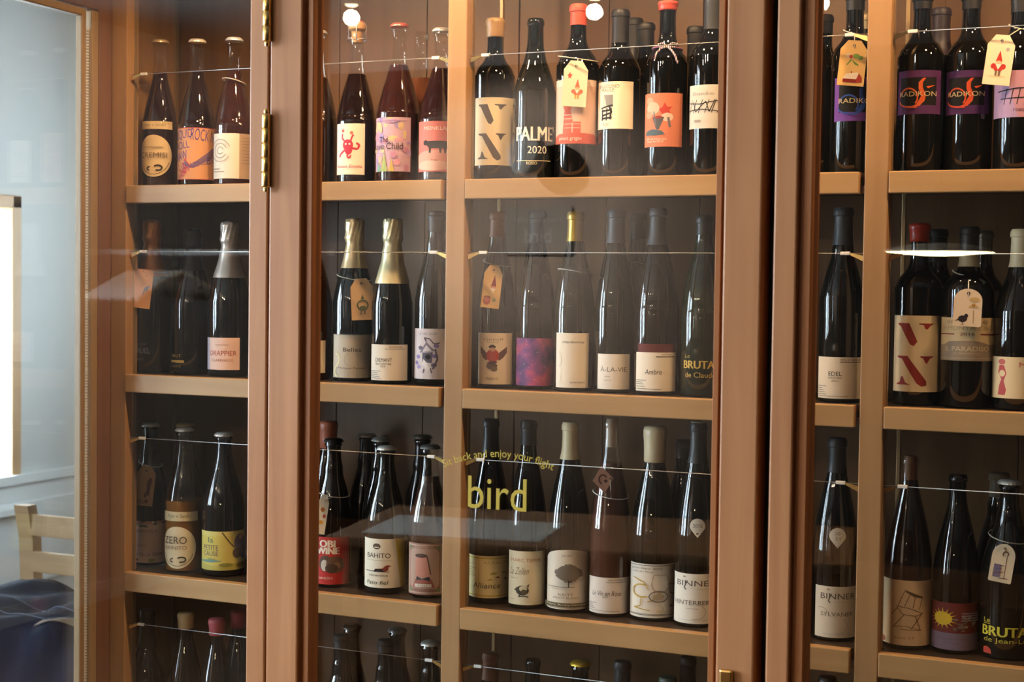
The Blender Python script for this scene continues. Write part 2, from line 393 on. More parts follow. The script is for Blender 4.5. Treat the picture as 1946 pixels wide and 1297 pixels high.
d1 = door(-2.04, xh - .0015, .055, xh - .0015 - wpx(471), .02, 0)
ML = wpx(591) - wpx(569)
d2 = door(xh + .0015, xcr, wpx(569) - xh - .0015, xcr - wpx(1371), ML, wpx(1371) - wpx(1347))
d3 = door(xr0, .40, wpx(1510) - xr0, .06, wpx(1543) - wpx(1510), .02)
DARKP = mat('gap_strip_dark', srgb('#17110d'), .6)
cbox('gap_strip', xcr - .02, xr0 + .02, -.472, -.42, .08, ZT, DARKP); cbox('gap_strip', xh - .018, xh + .018, -.472, -.42, .08, ZT, DARKP)  # dark strips added behind the door gaps to keep them black
# little bead along the hinge-side glazing
bm = bmesh.new(); xb = at(600, 650, -.496).x
for i in range(260):
    z = DZ0 + .1 + (DZ1 - DZ0 - .2) * i / 260; box_bm(bm, xb - .002, xb + .0025, -.4985, -.4925, z, z + .0046)
tag(link('gasket', finish(bm, 'gasket'), d2, mat('dark_bead', (.22, .13, .07, 1), .4)), kind='stuff')
# brass hinges on the hinge line
def hinge(z0, z1, parent):
    prof = [(0, z0 - .008), (.003, z0 - .0075), (.0042, z0 - .004), (.0035, z0 - .001), (.0058, z0)]
    n = 5
    for k in range(n):
        a, b = z0 + (z1 - z0) * k / n, z0 + (z1 - z0) * (k + 1) / n
        prof += [(.0062, a + .0008), (.0066, a + .002), (.0066, b - .002), (.0062, b - .0008), (.0052, b)]
    prof += [(.0035, z1 + .001), (.0042, z1 + .004), (.003, z1 + .0075), (0, z1 + .008)]
    o = link('hinge', finish(lathe(prof, 20), 'hinge', True, 40), parent, BRASS); o.location = (xh, YD0 - .0075, 0)
    lf = box('hinge_leaf', -.004, .004, .0035, .0078, z0, z1, BRASS, o, .0006)
    return o
for ya, yb in ((-60, 80), (218, 356)): hinge(at(508, yb, YD0).z, at(508, ya, YD0).z, d2)
# brass lock on the closing stile
lk = at(1380, 1290, YD0 - .004)
box('lock', lk.x - .009, lk.x + .009, YD0 - .008, YD0 - .0005, lk.z - .04, lk.z + .012, BRASS, d2, .0025)
# lettering on the door glass
YEL = mat('lettering_yellow', srgb('#c2a93a'), .5)
def letter_obj(vs, fs, name, parent):
    me = bpy.data.meshes.new(name); me.from_pydata(vs, [], fs); return link(name, me, parent, YEL)
YL = YG - .0026
b0, b1 = at(889, 967, YL), at(1001, 905, YL)
vs, fs, x0, x1, y0, y1 = text_geo('bird'); sx = (b1.x - b0.x) / (x1 - x0); sz = (at(945, 908, YL).z - at(945, 970, YL).z) / (y1 - y0)
letter_obj([(b0.x + (x - x0) * sx, YL, at(945, 970, YL).z + (y - y0) * sz) for x, y in vs], fs, 'lettering_bird', d2)
txt = 'Sit back and enjoy your flight'
pa, pb, pc = at(842, 884, YL), at(948, 864, YL), at(1052, 890, YL)
# circle through three points in the pane
def circ(a, b, c):
    ax, ay, bx, by, cx, cy = a.x, a.z, b.x, b.z, c.x, c.z; d = 2 * (ax * (by - cy) + bx * (cy - ay) + cx * (ay - by))
    ux = ((ax**2 + ay**2) * (by - cy) + (bx**2 + by**2) * (cy - ay) + (cx**2 + cy**2) * (ay - by)) / d
    uy = ((ax**2 + ay**2) * (cx - bx) + (bx**2 + by**2) * (ax - cx) + (cx**2 + cy**2) * (bx - ax)) / d
    return ux, uy, math.hypot(ax - ux, ay - uy)
cx, cz, cr = circ(pa, pb, pc); tot = text_geo(txt); a_0 = math.atan2(pa.z - cz, pa.x - cx); a_1 = math.atan2(pc.z - cz, pc.x - cx)
vs, fs, x0, x1, y0, y1 = tot; sc = abs(a_1 - a_0) * cr / (x1 - x0); out = []
for x, y in vs:
    a = a_0 + (a_1 - a_0) * (x - x0) / (x1 - x0); r = cr + (y - .25) * sc * 1.05
    out.append((cx + r * math.cos(a), YL, cz + r * math.sin(a)))
letter_obj(out, fs, 'lettering_motto', d2)

# downlights in the cabinet roof, in front of the shelves
def glow(name, c, s): return mat(name, (0, 0, 0, 1), .5, emit=c, es=s)
for i, x in enumerate((-1.62, -1.38, -.98, -.70, -.2, .1)):
    e = empty('cabinet_downlight', (x, -.20, ZT)); tag(e, ['first', 'second', 'third', 'fourth', 'fifth', 'sixth'][i] + ' small warm downlight from the end wall in the wine cabinet roof', 'light', 'cabinet downlights')
    ring = lathe([(.022, 0), (.03, 0), (.03, -.004), (.026, -.007), (.022, -.007)], 24, cap=False)
    link('rim', finish(ring, 'rim', True, 40), e, BRASS); link('lens', finish(lathe([(0, -.003), (.0215, -.003), (.0215, -.001), (0, -.001)], 20), 'lens'), e, glow('downlight_glow', (1, .72, .42), 30))
    l = bpy.data.lights.new('downlight_lamp', 'SPOT'); l.energy = CAB_W; l.color = WARM; l.spot_size = math.radians(150); l.spot_blend = .7; l.shadow_soft_size = .02
    o = bpy.data.objects.new('downlight_lamp', l); COL.objects.link(o); o.parent = e; o.location = (0, 0, -.012); o.rotation_euler = (math.radians(12), 0, 0)

# ================================================================== bottles
def prof_of(typ, R, H):
    rn = {'bord': .0146, 'burg': .0146, 'flute': .0138, 'champ': .0150, 'cone': .0136}[typ]
    if typ == 'bord': P = [(R, .60), (.985 * R, .635), (.92 * R, .672), (.79 * R, .706), (.60 * R, .735), (rn + .004, .765), (rn + .001, .80), (rn, .85), (rn, .955)]
    elif typ == 'burg': P = [(R, .50), (.975 * R, .54), (.90 * R, .59), (.78 * R, .645), (.64 * R, .70), (.52 * R, .745), (rn + .0035, .79), (rn + .001, .84), (rn, .955)]
    elif typ == 'flute': P = [(R, .42), (.98 * R, .47), (.92 * R, .54), (.82 * R, .61), (.70 * R, .68), (.58 * R, .745), (.47 * R, .80), (rn + .001, .86), (rn, .955)]
    elif typ == 'champ': P = [(R, .46), (.98 * R, .50), (.91 * R, .56), (.79 * R, .63), (.64 * R, .70), (.52 * R, .755), (rn + .004, .81), (rn + .001, .86), (rn, .955)]
    else: P = [(R, .40), (.985 * R, .44), (.92 * R, .49), (.79 * R, .57), (.63 * R, .65), (.48 * R, .72), (rn + .002, .77), (rn, .83), (rn, .945)]
    lip = [(rn + .0016, .958), (rn + .0018, .975), (rn + .0012, .988), (rn - .001, 1.0)]
    if typ in ('champ', 'cone'): lip = [(rn + .0022, .955), (rn + .0024, .968), (rn + .0006, .975), (rn + .0012, .99), (rn - .001, 1.0)]
    pts = [(R * .86, 0), (R * .95, .0015 / H), (R, .006 / H)] + P + lip
    # smooth the shoulder by Catmull-Rom subdivision
    out = []
    for i, (r, z) in enumerate(pts):
        out.append((r, z * H))
        if 2 < i < 11:
            p0, p1, p2, p3 = pts[i - 1], pts[i], pts[i + 1], pts[i + 2]
            for t in (.33, .67):
                q = [.5 * (2 * p1[k] + (p2[k] - p0[k]) * t + (2 * p0[k] - 5 * p1[k] + 4 * p2[k] - p3[k]) * t * t + (3 * p1[k] - p0[k] - 3 * p2[k] + p3[k]) * t ** 3) for k in (0, 1)]
                out.append((min(q[0], R), q[1] * H))
    return out
def rad_at(prof, z):
    for (r0, z0), (r1, z1) in zip(prof, prof[1:]):
        if z0 <= z <= z1 and z1 > z0: return r0 + (r1 - r0) * (z - z0) / (z1 - z0)
    return prof[-1][0]
def shape_pts(s):
    if s == 'ell': return ellipse(.5, .5, .5, .5, 40)
    if s == 'arch': return [(0, 0), (1, 0), (1, .86)] + ellipse(.5, .80, .5, .2, 14, 17, 163) + [(0, .86)]
    if s == 'tagarch': return [(0, .03), (.04, 0), (.96, 0), (1, .03), (1, .68)] + ellipse(.5, .68, .5, .32, 14, 8, 172) + [(0, .68)]
    if s == 'drop': return [(.5, 0)] + ellipse(.5, .62, .5, .38, 20, -28, 208)
    if s == 'clip': return [(0, 0), (1, 0), (1, .80), (.74, 1), (.26, 1), (0, .80)]
    if s == 'diamond': return [(.5, 0), (1, .5), (.5, 1), (0, .5)]
    return [(0, 0), (1, 0), (1, 1), (0, 1)]
FOILM = {}
def closure_mat(c, kind):
    k = kind + c
    if k not in MATS:
        if kind == 'foil': mat(k, srgb(c), .3, .5)
        elif kind == 'metal': mat(k, srgb(c), .3, .5)
        elif kind == 'wax': mat(k, srgb(c), .35, spec=.5)
        else: mat(k, srgb(c), .45, spec=.45)
    return MATS[k]
BOTTLES = {}
CORK = mat('cork', srgb('#b98e63'), .8)
def bottle(key, row, xc, typ, R, top, glass, clos, labels, text, Y=.085, wine=None, fill=None, group=None, yb=None):
    z0 = SHELF_Z[row]; ym = [250, 690, 1100, 1297][row]
    if labels: ym = (labels[0][3] + labels[0][4]) / 2
    if row == 3 or not labels: ym = top + 30
    X = at(xc, ym, Y).x; H = at(xc, top, Y).z - z0; s = ppm((X, Y, z0 + H / 2))
    th = math.atan2(EYE.y - Y, EYE.x - X)
    b = empty('wine_bottle', (X, Y, z0 + .0007)); tag(b, text, 'bottle', group)
    has_cap = clos and clos[0] in ('crown',)
    prof = prof_of(typ, R, H)
    sk = tuple(round(v, 4) for v in (R, H)) + (typ,)
    body = link('body', finish(lathe(prof, 40), 'body', True, 50), b, CLEAR if wine else bottle_glass(glass))
    if wine:
        zf = at(xc, fill, Y).z - z0
        wp = [(max(r - .0016, .001), z) for r, z in prof if .004 <= z < zf] + [(rad_at(prof, zf) - .0016, zf), (0, zf)]
        wp = [(0, .0045)] + [(wp[0][0], .0045)] + wp
        link('wine', finish(lathe(wp, 36, cap=False), 'wine', True, 50), b, mat('wine_' + wine, srgb(wine), .06, spec=.55, coat=.3))
    for c in (clos if isinstance(clos, list) else [clos] if clos else []):
        kind, col = c[0], c[1]
        zb = (at(xc, c[2], Y).z - z0) if len(c) > 2 and c[2] else H - .05
        if kind == 'cap':
            cp = [(rad_at(prof, zb) + .0009, zb)] + [(r + .0009, z) for r, z in prof if z > zb + .001] + [(.001, H + .001)]
            link('capsule', finish(lathe(cp, 32, cap=False), 'capsule', True, 40), b, closure_mat(col, c[3] if len(c) > 3 else 'plain'))
        elif kind == 'wax':
            hh = H - zb; rn = rad_at(prof, zb)
            cp = [(rn + .0005, zb - .001), (rn + .0018, zb + .001), (rn + .002, zb + hh * .35), (rn + .0024, zb + hh * .6), (rn + .0036, zb + hh * .72), (rn + .0038, zb + hh * .9), (rn + .0022, H + .001), (rn - .004, H + .0025), (0, H + .003)]
            link('wax_seal', finish(lathe(cp, 32, lambda a, z: 1 + .012 * math.sin(a * 5 + z * 300)), 'wax_seal', True), b, closure_mat(col, 'wax'))
        elif kind == 'foil':
            rn = prof[-3][0]; cp = [(rad_at(prof, zb) + .0008, zb)] + [(r + .0010, z) for r, z in prof if zb + .002 < z < H * .875]
            cp += [(rn + .0032, H * .882), (rn + .0044, H * .893), (rn + .0034, H * .908), (rn + .0026, H * .93), (rn + .0030, H * .965), (rn + .0032, H * .99), (rn + .0016, H + .003), (.007, H + .006), (0, H + .0065)]
            rs = random.Random(key); ph = rs.random() * 6
            cpd = []
            for (r0, a0), (r1, a1) in zip(cp, cp[1:]):
                n = max(1, int(abs(a1 - a0) / .004))
                cpd += [(r0 + (r1 - r0) * k / n, a0 + (a1 - a0) * k / n) for k in range(n)]
            cpd.append(cp[-1])
            am = lambda z: .006 + .075 * max(0, min(1, (z - H * .855) / (H * .06)))
            link('foil', finish(lathe(cpd, 48, lambda a, z: 1 + am(z) * math.sin(a * 9 + z * 90 + ph) * math.sin(a * 4 - z * 260)), 'foil', True, 60), b, closure_mat(col, 'foil'))
        elif kind == 'crown':
            rn = prof[-2][0]; cp = [(rn + .0030, H - .0055), (rn + .0024, H - .003), (rn + .0014, H - .0006), (rn - .0012, H + .0012), (0, H + .0014)]
            link('crown_cap', finish(lathe(cp, 42, lambda a, z: 1 + (.045 if z < H - .002 else 0) * (1 if int(round(a / (2 * math.pi) * 42)) % 2 else -.4)), 'crown_cap', True, 50), b, closure_mat(col, 'metal'))
        elif kind == 'cork':
            rn = rad_at(prof, H * .9) - .003
            link('cork', finish(lathe([(rn, zb), (rn, H - .003), (rn - .0015, H + .001), (0, H + .001)], 24), 'cork', True, 40), b, closure_mat(col, 'plain'))
        elif kind == 'cage':
            rn = rad_at(prof, H * .9)
            ck = link('cork', finish(lathe([(rn - .003, H * .93), (rn - .002, H), (rn + .003, H + .005), (rn + .0035, H + .013), (rn, H + .019), (0, H + .02)], 28), 'cork', True, 40), b, CORK)
            link('cage_plate', finish(lathe([(.0125, H + .0195), (.0135, H + .0205), (.009, H + .022), (0, H + .0222)], 24), 'cage_plate', True), b, closure_mat(col, 'wax'))
            bm = bmesh.new()
            for q in range(4):
                a = q * math.pi / 2 + .4; c_, s_ = math.cos(a), math.sin(a)
                tube_bm(bm, [(c_ * .0125, s_ * .0125, H + .0205), (c_ * (rn + .0045), s_ * (rn + .0045), H + .012), (c_ * (rn + .0035), s_ * (rn + .0035), H - .004), (c_ * (rn + .005), s_ * (rn + .005), H - .019)], .0008, 6)
                tube_bm(bm, [(math.cos(a + t) * (rn + .005 + .002 * math.sin(t * 2)), math.sin(a + t) * (rn + .005 + .002 * math.sin(t * 2)), H - .019 + .005 * math.sin(t * 2)) for t in [k * math.pi / 12 for k in range(7)]], .0009, 6)
            link('wire_cage', finish(bm, 'wire_cage', True), b, STEEL)
        elif kind == 'band':
            z1 = at(xc, c[3], Y).z - z0; n = 8
            link('neck_band', finish(lathe([(rad_at(prof, z1 + (zb - z1) * k / n) + .0008, z1 + (zb - z1) * k / n) for k in range(n + 1)], 32, cap=False), 'neck_band', True), b, closure_mat(col, c[4] if len(c) > 4 else 'plain'))
    Yf = Y - R * .85
    for L in labels:
        shp, x0, x1, y0, y1, pc, ops = L
        cxp = (x0 + x1) / 2
        za = at(cxp, y1, Yf).z - z0; zb = at(cxp, y0, Yf).z - z0; za = max(za, .0065); sl = ppm((X, Yf, z0 + (za + zb) / 2))
        rl = rad_at(prof, (za + zb) / 2)
        A = [math.asin(max(-.985, min(.985, (x - xc) / sl / rl))) for x in (x0, x1)]
        Wl, Hl = rl * (A[1] - A[0]), zb - za
        def surf(x, y, l, A=A, rl=rl, za=za):
            t = th + A[0] + x / rl; z = za + y; r = rad_at(prof, z) + .0003 + l
            return Vector((r * math.cos(t), r * math.sin(t), z))
        par = b
        if pc:
            P = Print(Wl, Hl); P.poly(shape_pts(shp), pc if not isinstance(pc, str) else paper(pc))
            par = link('label', P.mesh('label', surf, 0, .0035), b)
            for p in par.data.polygons: p.use_smooth = True
        if ops:
            link('print', Print(Wl, Hl).run(ops).mesh('print', surf, .00015, .0035, clip=shp == 'rect'), par)
    BOTTLES[key] = dict(X=X, Y=Y, z=z0, H=H, R=R, prof=prof, th=th, xc=xc)
    return b
def hang_tag(key, cx, cy, w, h, tilt, shp, col, ops, loop, text, hole=(.5, .88), string='#d8cdb8', out=.006, Rk=1.0):
    B = BOTTLES[key]; zc = at(cx, cy, B['Y']).z - B['z']
    Yt = B['Y'] - B['R'] * Rk - out
    C = at(cx, cy, Yt); s = ppm(C); Wt, Ht = w / s, h / s
    th = math.atan2(EYE.y - C.y, EYE.x - C.x); rx = Vector((-math.sin(th), math.cos(th), 0)); nz = Vector((math.cos(th), math.sin(th), 0)); ux = Vector((0, 0, 1))
    t = math.radians(tilt); r = rx * math.cos(t) + ux * math.sin(t); u = -rx * math.sin(t) + ux * math.cos(t)
    e = empty('gift_tag', C); tag(e, text, 'tag', 'paper tags tied to bottle necks')
    pts = shape_pts(shp); bm = bmesh.new()
    F = [bm.verts.new(r * ((x - .5) * Wt) + u * ((y - .5) * Ht) + nz * .0005) for x, y in pts]; G = [bm.verts.new(v.co - nz * .001) for v in F]
    bm.faces.new(F); bm.faces.new(G[::-1])
    for i in range(len(F)): bm.faces.new((F[i], G[i], G[(i + 1) % len(F)], F[(i + 1) % len(F)]))
    cd = link('card', finish(bm, 'card'), e, paper(col))
    surf = lambda x, y, l: r * (x - Wt / 2) + u * (y - Ht / 2) + nz * (.0005 + l)
    ops = list(ops) + [('e', hole[0], hole[1], .055, .055 * Wt / Ht, '#4a3d30')]
    link('print', Print(Wt, Ht).run(ops).mesh('print', surf, .0002, 0, clip=False), cd)
    hp = r * ((hole[0] - .5) * Wt) + u * ((hole[1] - .5) * Ht) + nz * .001
    zl = at(B['xc'], loop, B['Y']).z; rr = rad_at(B['prof'], zl - B['z']) + .0018
    ring = []
    for k in range(24):
        a = B['th'] + 2 * math.pi * k / 24
        ring.append(Vector((B['X'] + rr * math.cos(a) * 1.04, B['Y'] + rr * math.sin(a) * 1.04, zl + .007 * math.cos(a - B['th'] + 2.4))) - C)
    bm = bmesh.new(); tube_bm(bm, ring, .0009, 5, True)
    f0 = ring[0]; tube_bm(bm, [f0, (f0 + hp) / 2 + nz * .004, hp, hp - u * .004 + nz * .0005], .0009, 5)
    link('string', finish(bm, 'string', True), e, mat('string_' + string, srgb(string), .8))
    return e

K, G_, Wt_ = '#1d1a18', '#77726b', '#efe9dc'
def lines(x0, x1, ys, c, h=.012): return [('r', x0, y - h / 2, x1 - (.03 * ((i * 7) % 4)), y + h / 2, c) for i, y in enumerate(ys)]
def gnome(c1='#b8473c', c2='#caa23e', x=.55, y=.34, k=1.0):
    return [('p', [(x - .11 * k, y + .10 * k), (x + .11 * k, y + .10 * k), (x, y + .30 * k)], c1), ('e', x, y + .06 * k, .10 * k, .055 * k, '#e8b48c'),
            ('e', x - .16 * k, y + .01 * k, .09 * k, .05 * k, c1), ('e', x + .16 * k, y + .01 * k, .09 * k, .05 * k, c1), ('r', x - .13 * k, y - .07 * k, x + .13 * k, y + .03 * k, c1), ('p', [(x - .1 * k, y + .05 * k), (x + .1 * k, y + .05 * k), (x, y - .05 * k)], '#efe4d4'),
            ('r', x - .09 * k, y - .16 * k, x - .02 * k, y - .07 * k, c2), ('r', x + .02 * k, y - .16 * k, x + .09 * k, y - .07 * k, c2)]
def scatter(seed, n, x0, y0, x1, y1, cols, s0=.02, s1=.06, asp=.7):
    rs = random.Random(seed); o = []
    for i in range(n):
        o.append(('e', x0 + (x1 - x0) * rs.random(), y0 + (y1 - y0) * rs.random(), s0 + (s1 - s0) * rs.random(), (s0 + (s1 - s0) * rs.random()) * asp, cols[rs.randrange(len(cols))]))
    return o
def VN(c):
    def V(y, k):
        return [('p', [(.14, y + .30), (.36, y + .30), (.50, y + .06), (.44, y), (.38, y + .02), (.20, y + .26), (.14, y + .28)], c), ('p', [(.52, y + .30), (.80, y + .30), (.72, y + .27), (.66, y + .22), (.62, y + .23), (.60, y + .275), (.52, y + .285)], c)]
    N = [('p', [(.14, .47), (.34, .47), (.66, .14), (.66, .09), (.58, .07), (.50, .11), (.24, .43), (.14, .45)], c), ('p', [(.55, .47), (.80, .47), (.72, .44), (.66, .37), (.64, .38), (.60, .44), (.55, .455)], c), ('p', [(.13, .09), (.40, .09), (.31, .12), (.26, .20), (.23, .20), (.20, .125), (.13, .105)], c)]
    return V(.60, 1) + N
ZERO = [('a', .5, .5, .44, .44, .012, 200, 340, K), ('a', .40, .20, .09, .055, .03, 90, 270, K), ('a', .62, .22, .12, .075, .035, -120, 150, K)]
FLW = '#6b5f8e'

# ------------------------------------------------------------------ top shelf, first bay
bottle('crem', 0, 304, 'cone', .0375, 78, '#1c0d0c', ('crown', '#c9b089'), [('rect', 270, 327, 231, 246, '#d9bf92', [('t', 'Pojer e Sandri', .5, .5, .6, .45, G_, .2)]), ('ell', 269, 326, 257, 337, '#e2c79a', ZERO + [('t', 'CREMISI', .48, .52, .74, .13, '#6a5a48'), ('r', .2, .7, .75, .715, G_)])], 'dark red wine bottle with round cream label, first on the top shelf', wine='#2a0f12', fill=140)
bottle('rock', 0, 374, 'cone', .039, 77, '#1c0d0c', ('crown', '#f3ead8'), [('rect', 338, 409, 243, 342, '#e3a678', [('r', 0, 0, 1, .012, '#c9525a'), ('r', 0, .988, 1, 1, '#c9525a'), ('t', 'LIQUID', .22, .86, .42, .20, '#5a4a93', 0, 6), ('t', "ROCK N'", .66, .86, .52, .24, '#5a4a93', 0, -6), ('t', 'ROLL', .2, .66, .34, .14, '#5a4a93', 0, 8), ('p', [(.2, .30), (.34, .24), (1, .72), (1, .52), (.45, .22), (.3, .36)], '#8a6a86'), ('t', 'RAW', .18, .46, .30, .16, '#5a4a93', 0, 12), ('t', 'AMAZINGLY', .52, .30, .62, .10, '#6c5b8e', 0, 14), ('t', 'BIG', .84, .38, .24, .14, '#5a4a93', 0, 4), ('t', 'NAT', .27, .24, .30, .20, '#c9485c', .2, 50), ('t', 'WEIN', .24, .12, .3, .1, '#c9485c', .2, 40)])], 'white-capped bottle with orange label covered in wavy purple lettering', wine='#241114', fill=138)
bottle('swirl', 0, 444, 'cone', .040, 74, '#1c0d0c', ('crown', '#d9dbdc'), [('rect', 405, 482, 254, 340, '#efe6d6', [('r', .60, 0, 1, 1, '#b59a82')] + [('a', .24, .62, .07 * q, .085 * q, .012, 20, 330, '#9a9084') for q in (1, 2, 3)] + lines(.64, .97, [.9 - .07 * q for q in range(9)], '#8d7867', .012) + lines(.06, .34, [.15, .21], '#8a8073', .018))], 'rosé bottle with white spiral label beside the left door stile, top shelf', wine='#3d2222', fill=136)
bottle('hid1', 0, 605, 'cone', .039, 60, '#1a1216', ('crown', '#cfcfcf'), [], 'dark bottle mostly hidden behind the hinged door stile, top shelf', wine='#1d1418', fill=150)
bottle('imp', 0, 677, 'cone', .039, 62, '#1d1416', ('cage', '#c8504e'), [('rect', 641, 693, 236, 333, '#f3e6d2', [('e', .48, .58, .17, .11, '#c23a52'), ('e', .50, .48, .12, .09, '#c23a52'), ('l', [(.42, .62), (.28, .72), (.30, .80)], .05, '#c23a52'), ('l', [(.56, .64), (.62, .75), (.66, .78)], .05, '#c23a52'), ('l', [(.38, .48), (.22, .40), (.18, .34)], .06, '#c23a52'), ('l', [(.60, .52), (.78, .50), (.84, .58), (.74, .62)], .06, '#c23a52'), ('l', [(.5, .44), (.46, .36), (.54, .32), (.58, .38)], .05, '#c23a52'), ('e', .32, .86, .05, .03, '#d56a62'), ('e', .6, .82, .05, .03, '#d56a62'), ('e', .42, .6, .03, .02, '#f3e6d2'), ('e', .54, .6, .03, .02, '#f3e6d2'), ('t', 'Rosso Emilia', .5, .165, .84, .055, '#c2566a', .2)])], 'corked wire-caged bottle with white label of a red imp', wine='#1f1418', fill=143)
bottle('love', 0, 757, 'cone', .043, 47, '#2a1718', ('crown', '#d9706a'), [('rect', 714, 780, 224, 327, '#c9a9bd', scatter(3, 34, .02, .05, .98, .98, ['#d9b7a2', '#b79ac6', '#d89fb4', '#a893c4', '#d7c39b', '#c48fb0'], .03, .12) + [('p', [(.28, 0), (.38, .36), (.46, 0)], '#a6b877'), ('p', [(.15, 0), (.2, .2), (.3, 0)], '#7fae9c'), ('p', [(.5, 0), (.56, .25), (.62, 0)], '#c8b36a'), ('r', .1, .93, .9, .94, '#8d7196'), ('t', 'The', .36, .59, .24, .10, '#2e2530'), ('t', 'Love Child', .42, .47, .78, .12, '#2e2530')])], 'rosé bottle with pastel pink and lilac flower label', wine='#3b2021', fill=126)
bottle('cow', 0, 837, 'cone', .042, 56, '#2a1718', ('crown', '#dfe0e0'), [('rect', 796, 874, 231, 327, '#d97a72', [('e', .5, .25, .55, .18, '#e2a091'), ('e', .4, .12, .4, .10, '#e8b8a6'), ('t', 'MEINKLANG', .52, .86, .62, .075, '#f2d6c8'), ('p', [(.20, .60), (.26, .63), (.30, .605), (.58, .61), (.66, .60), (.70, .62), (.70, .56), (.67, .44), (.66, .36), (.63, .36), (.62, .45), (.58, .46), (.57, .37), (.54, .37), (.53, .46), (.38, .46), (.37, .37), (.33, .37), (.33, .47), (.28, .52), (.21, .53)], '#2a2322'), ('t', 'Prosa', .44, .23, .12, .04, '#7a3f3c')])], 'bottle with pink label showing a black cow silhouette', wine='#331d20', fill=132)
bottle('rose_back', 0, 800, 'cone', .040, 62, '#5a3022', None, [('rect', 772, 830, 212, 262, '#b9694a', [])], 'rosé bottle with orange label standing behind the pastel-labelled bottle', Y=.175, wine='#7a4a38', fill=150)
# ------------------------------------------------------------------ top shelf, second bay
BLK = '#0b0b0a'
bottle('vn1', 0, 939, 'bord', .0390, 38, BLK, ('wax', '#b89468', 72), [('rect', 903, 974, 186, 315, '#ecdcb8', VN('#574e48'))], 'beige wax-topped bottle with cream label and grey stencil letters', Y=.10)
bottle('palm', 0, 1015, 'burg', .0405, 37, '#121410', None, [('rect', 978, 1056, 238, 320, None, [*[('t', "PALME'", .47 + d, .80, .80, .34, '#efe8da') for d in (-.008, 0, .008)], ('t', '2020', .50, .42, .36, .17, '#efe8da'), ('r', .08, .16, .78, .175, '#e9d9a8'), ('t', 'ROSSO', .40, .11, .2, .07, '#e9d9a8')])], 'dark sloping bottle with white lettering and year printed on its glass', Y=.075)
bottle('tower', 0, 1097, 'bord', .0395, 10, BLK, ('cap', '#c9503f', 50), [('rect', 1057, 1136, 152, 274, '#d9b3a0', [('r', 0, .90, 1, 1, '#e2c8b6'), ('p', [(0, 0), (1, 0), (1, .10), (.85, .155), (.5, .17), (.15, .155), (0, .10)], '#c4533f'), ('p', [(.24, .16), (.27, .50), (.40, .50), (.44, .34), (.58, .34), (.58, .165)], '#c85845'), ('p', [(.28, .50), (.24, .60), (.42, .62), (.39, .50)], '#c85845'), ('r', .27, .44, .42, .455, '#d9b3a0'), ('r', .27, .38, .42, .395, '#d9b3a0'), ('r', .28, .30, .56, .31, '#d9b3a0'), ('r', .28, .24, .56, .25, '#d9b3a0'), ('r', .42, .17, .44, .33, '#d9b3a0'), ('t', 'pinot grigio', .38, .075, .44, .07, '#f0d8c4')])], 'red-capped bottle with blush label of a red stacked tower', Y=.08)
bottle('maule', 0, 1177, 'bord', .0385, 20, BLK, ('cap', '#171615', 84), [('rect', 1137, 1203, 156, 246, '#f0e4cc', [('t', 'ANGIOLINO', .38, .90, .56, .075, '#57504a'), ('t', 'MAULE', .38, .82, .34, .075, '#57504a'), ('r', .28, .46, .52, .72, '#8c8a86'), ('p', [(.28, .46), (.38, .40), (.30, .72)], '#d9cfba'), ('l', [(.20, .44), (.52, .50)], .035, K), ('l', [(.22, .38), (.5, .40)], .04, K), ('l', [(.24, .28), (.5, .34), (.42, .50)], .04, K), ('l', [(.25, .42), (.24, .18)], .04, K), ('l', [(.38, .44), (.36, .18)], .03, K), ('l', [(.48, .44), (.46, .20)], .04, K), ('l', [(.22, .22), (.50, .24)], .04, K), ('t', 'PICO', .34, .09, .16, .055, '#7a7168')])], 'black-capped bottle with white label of a dark sketched ladder shape', Y=.085)
bottle('gold_a', 0, 1206, 'bord', .0365, 36, BLK, ('cap', '#1a1917', 120), [('rect', 1186, 1212, 44, 78, None, [('t', 'Pilan', .55, .5, .75, .30, '#d8c48c', 0, 76)])], 'gold-lettered capsule bottle behind the sketched ladder label, further from the bow', Y=.248)
bottle('gold_b', 0, 1228, 'bord', .0365, 45, BLK, ('cap', '#1a1917', 92), [], 'gold-lettered capsule bottle behind, next to the bottle with striped bow', Y=.176)
bottle('bow', 0, 1266, 'bord', .0385, 6, BLK, ('wax', '#c65040', 21), [('rect', 1226, 1296, 178, 280, '#cf7c5f', [('e', .22, .86, .10, .07, '#dd9f86'), ('e', .30, .72, .17, .12, '#e0b09a'), ('e', .2, .6, .1, .07, '#d99a84'), ('p', [(.46, .70), (.54, .74), (.58, .82), (.64, .74), (.74, .74), (.68, .68), (.72, .60), (.62, .60), (.56, .56), (.52, .62)], '#b9423a'), ('e', .64, .55, .13, .08, '#e2c0ae'), ('p', [(.30, .55), (.58, .55), (.46, .32), (.40, .32)], '#54565a'), ('p', [(.30, .55), (.45, .58), (.58, .55), (.44, .52)], '#8c3a34'), ('l', [(.66, .55), (.70, .36)], .05, '#6d6a72'), ('l', [(.34, .66), (.38, .4)], .03, '#6d6a72'), ('p', [(.08, .22), (.12, .29), (.3, .33), (.52, .30), (.60, .23), (.4, .21)], '#4d6069'), ('t', 'Bianco', .38, .15, .5, .045, '#e9cdb8'), ('t', 'macerato', .36, .10, .42, .04, '#e9cdb8')])], 'red wax-topped bottle with salmon label and striped bow at its neck', Y=.08)
bottle('dk_back', 0, 1322, 'bord', .0365, 52, BLK, ('cap', '#1b1a18', 110), [], 'dark-capped bottle behind, between the salmon label and grey scribble label', Y=.176)
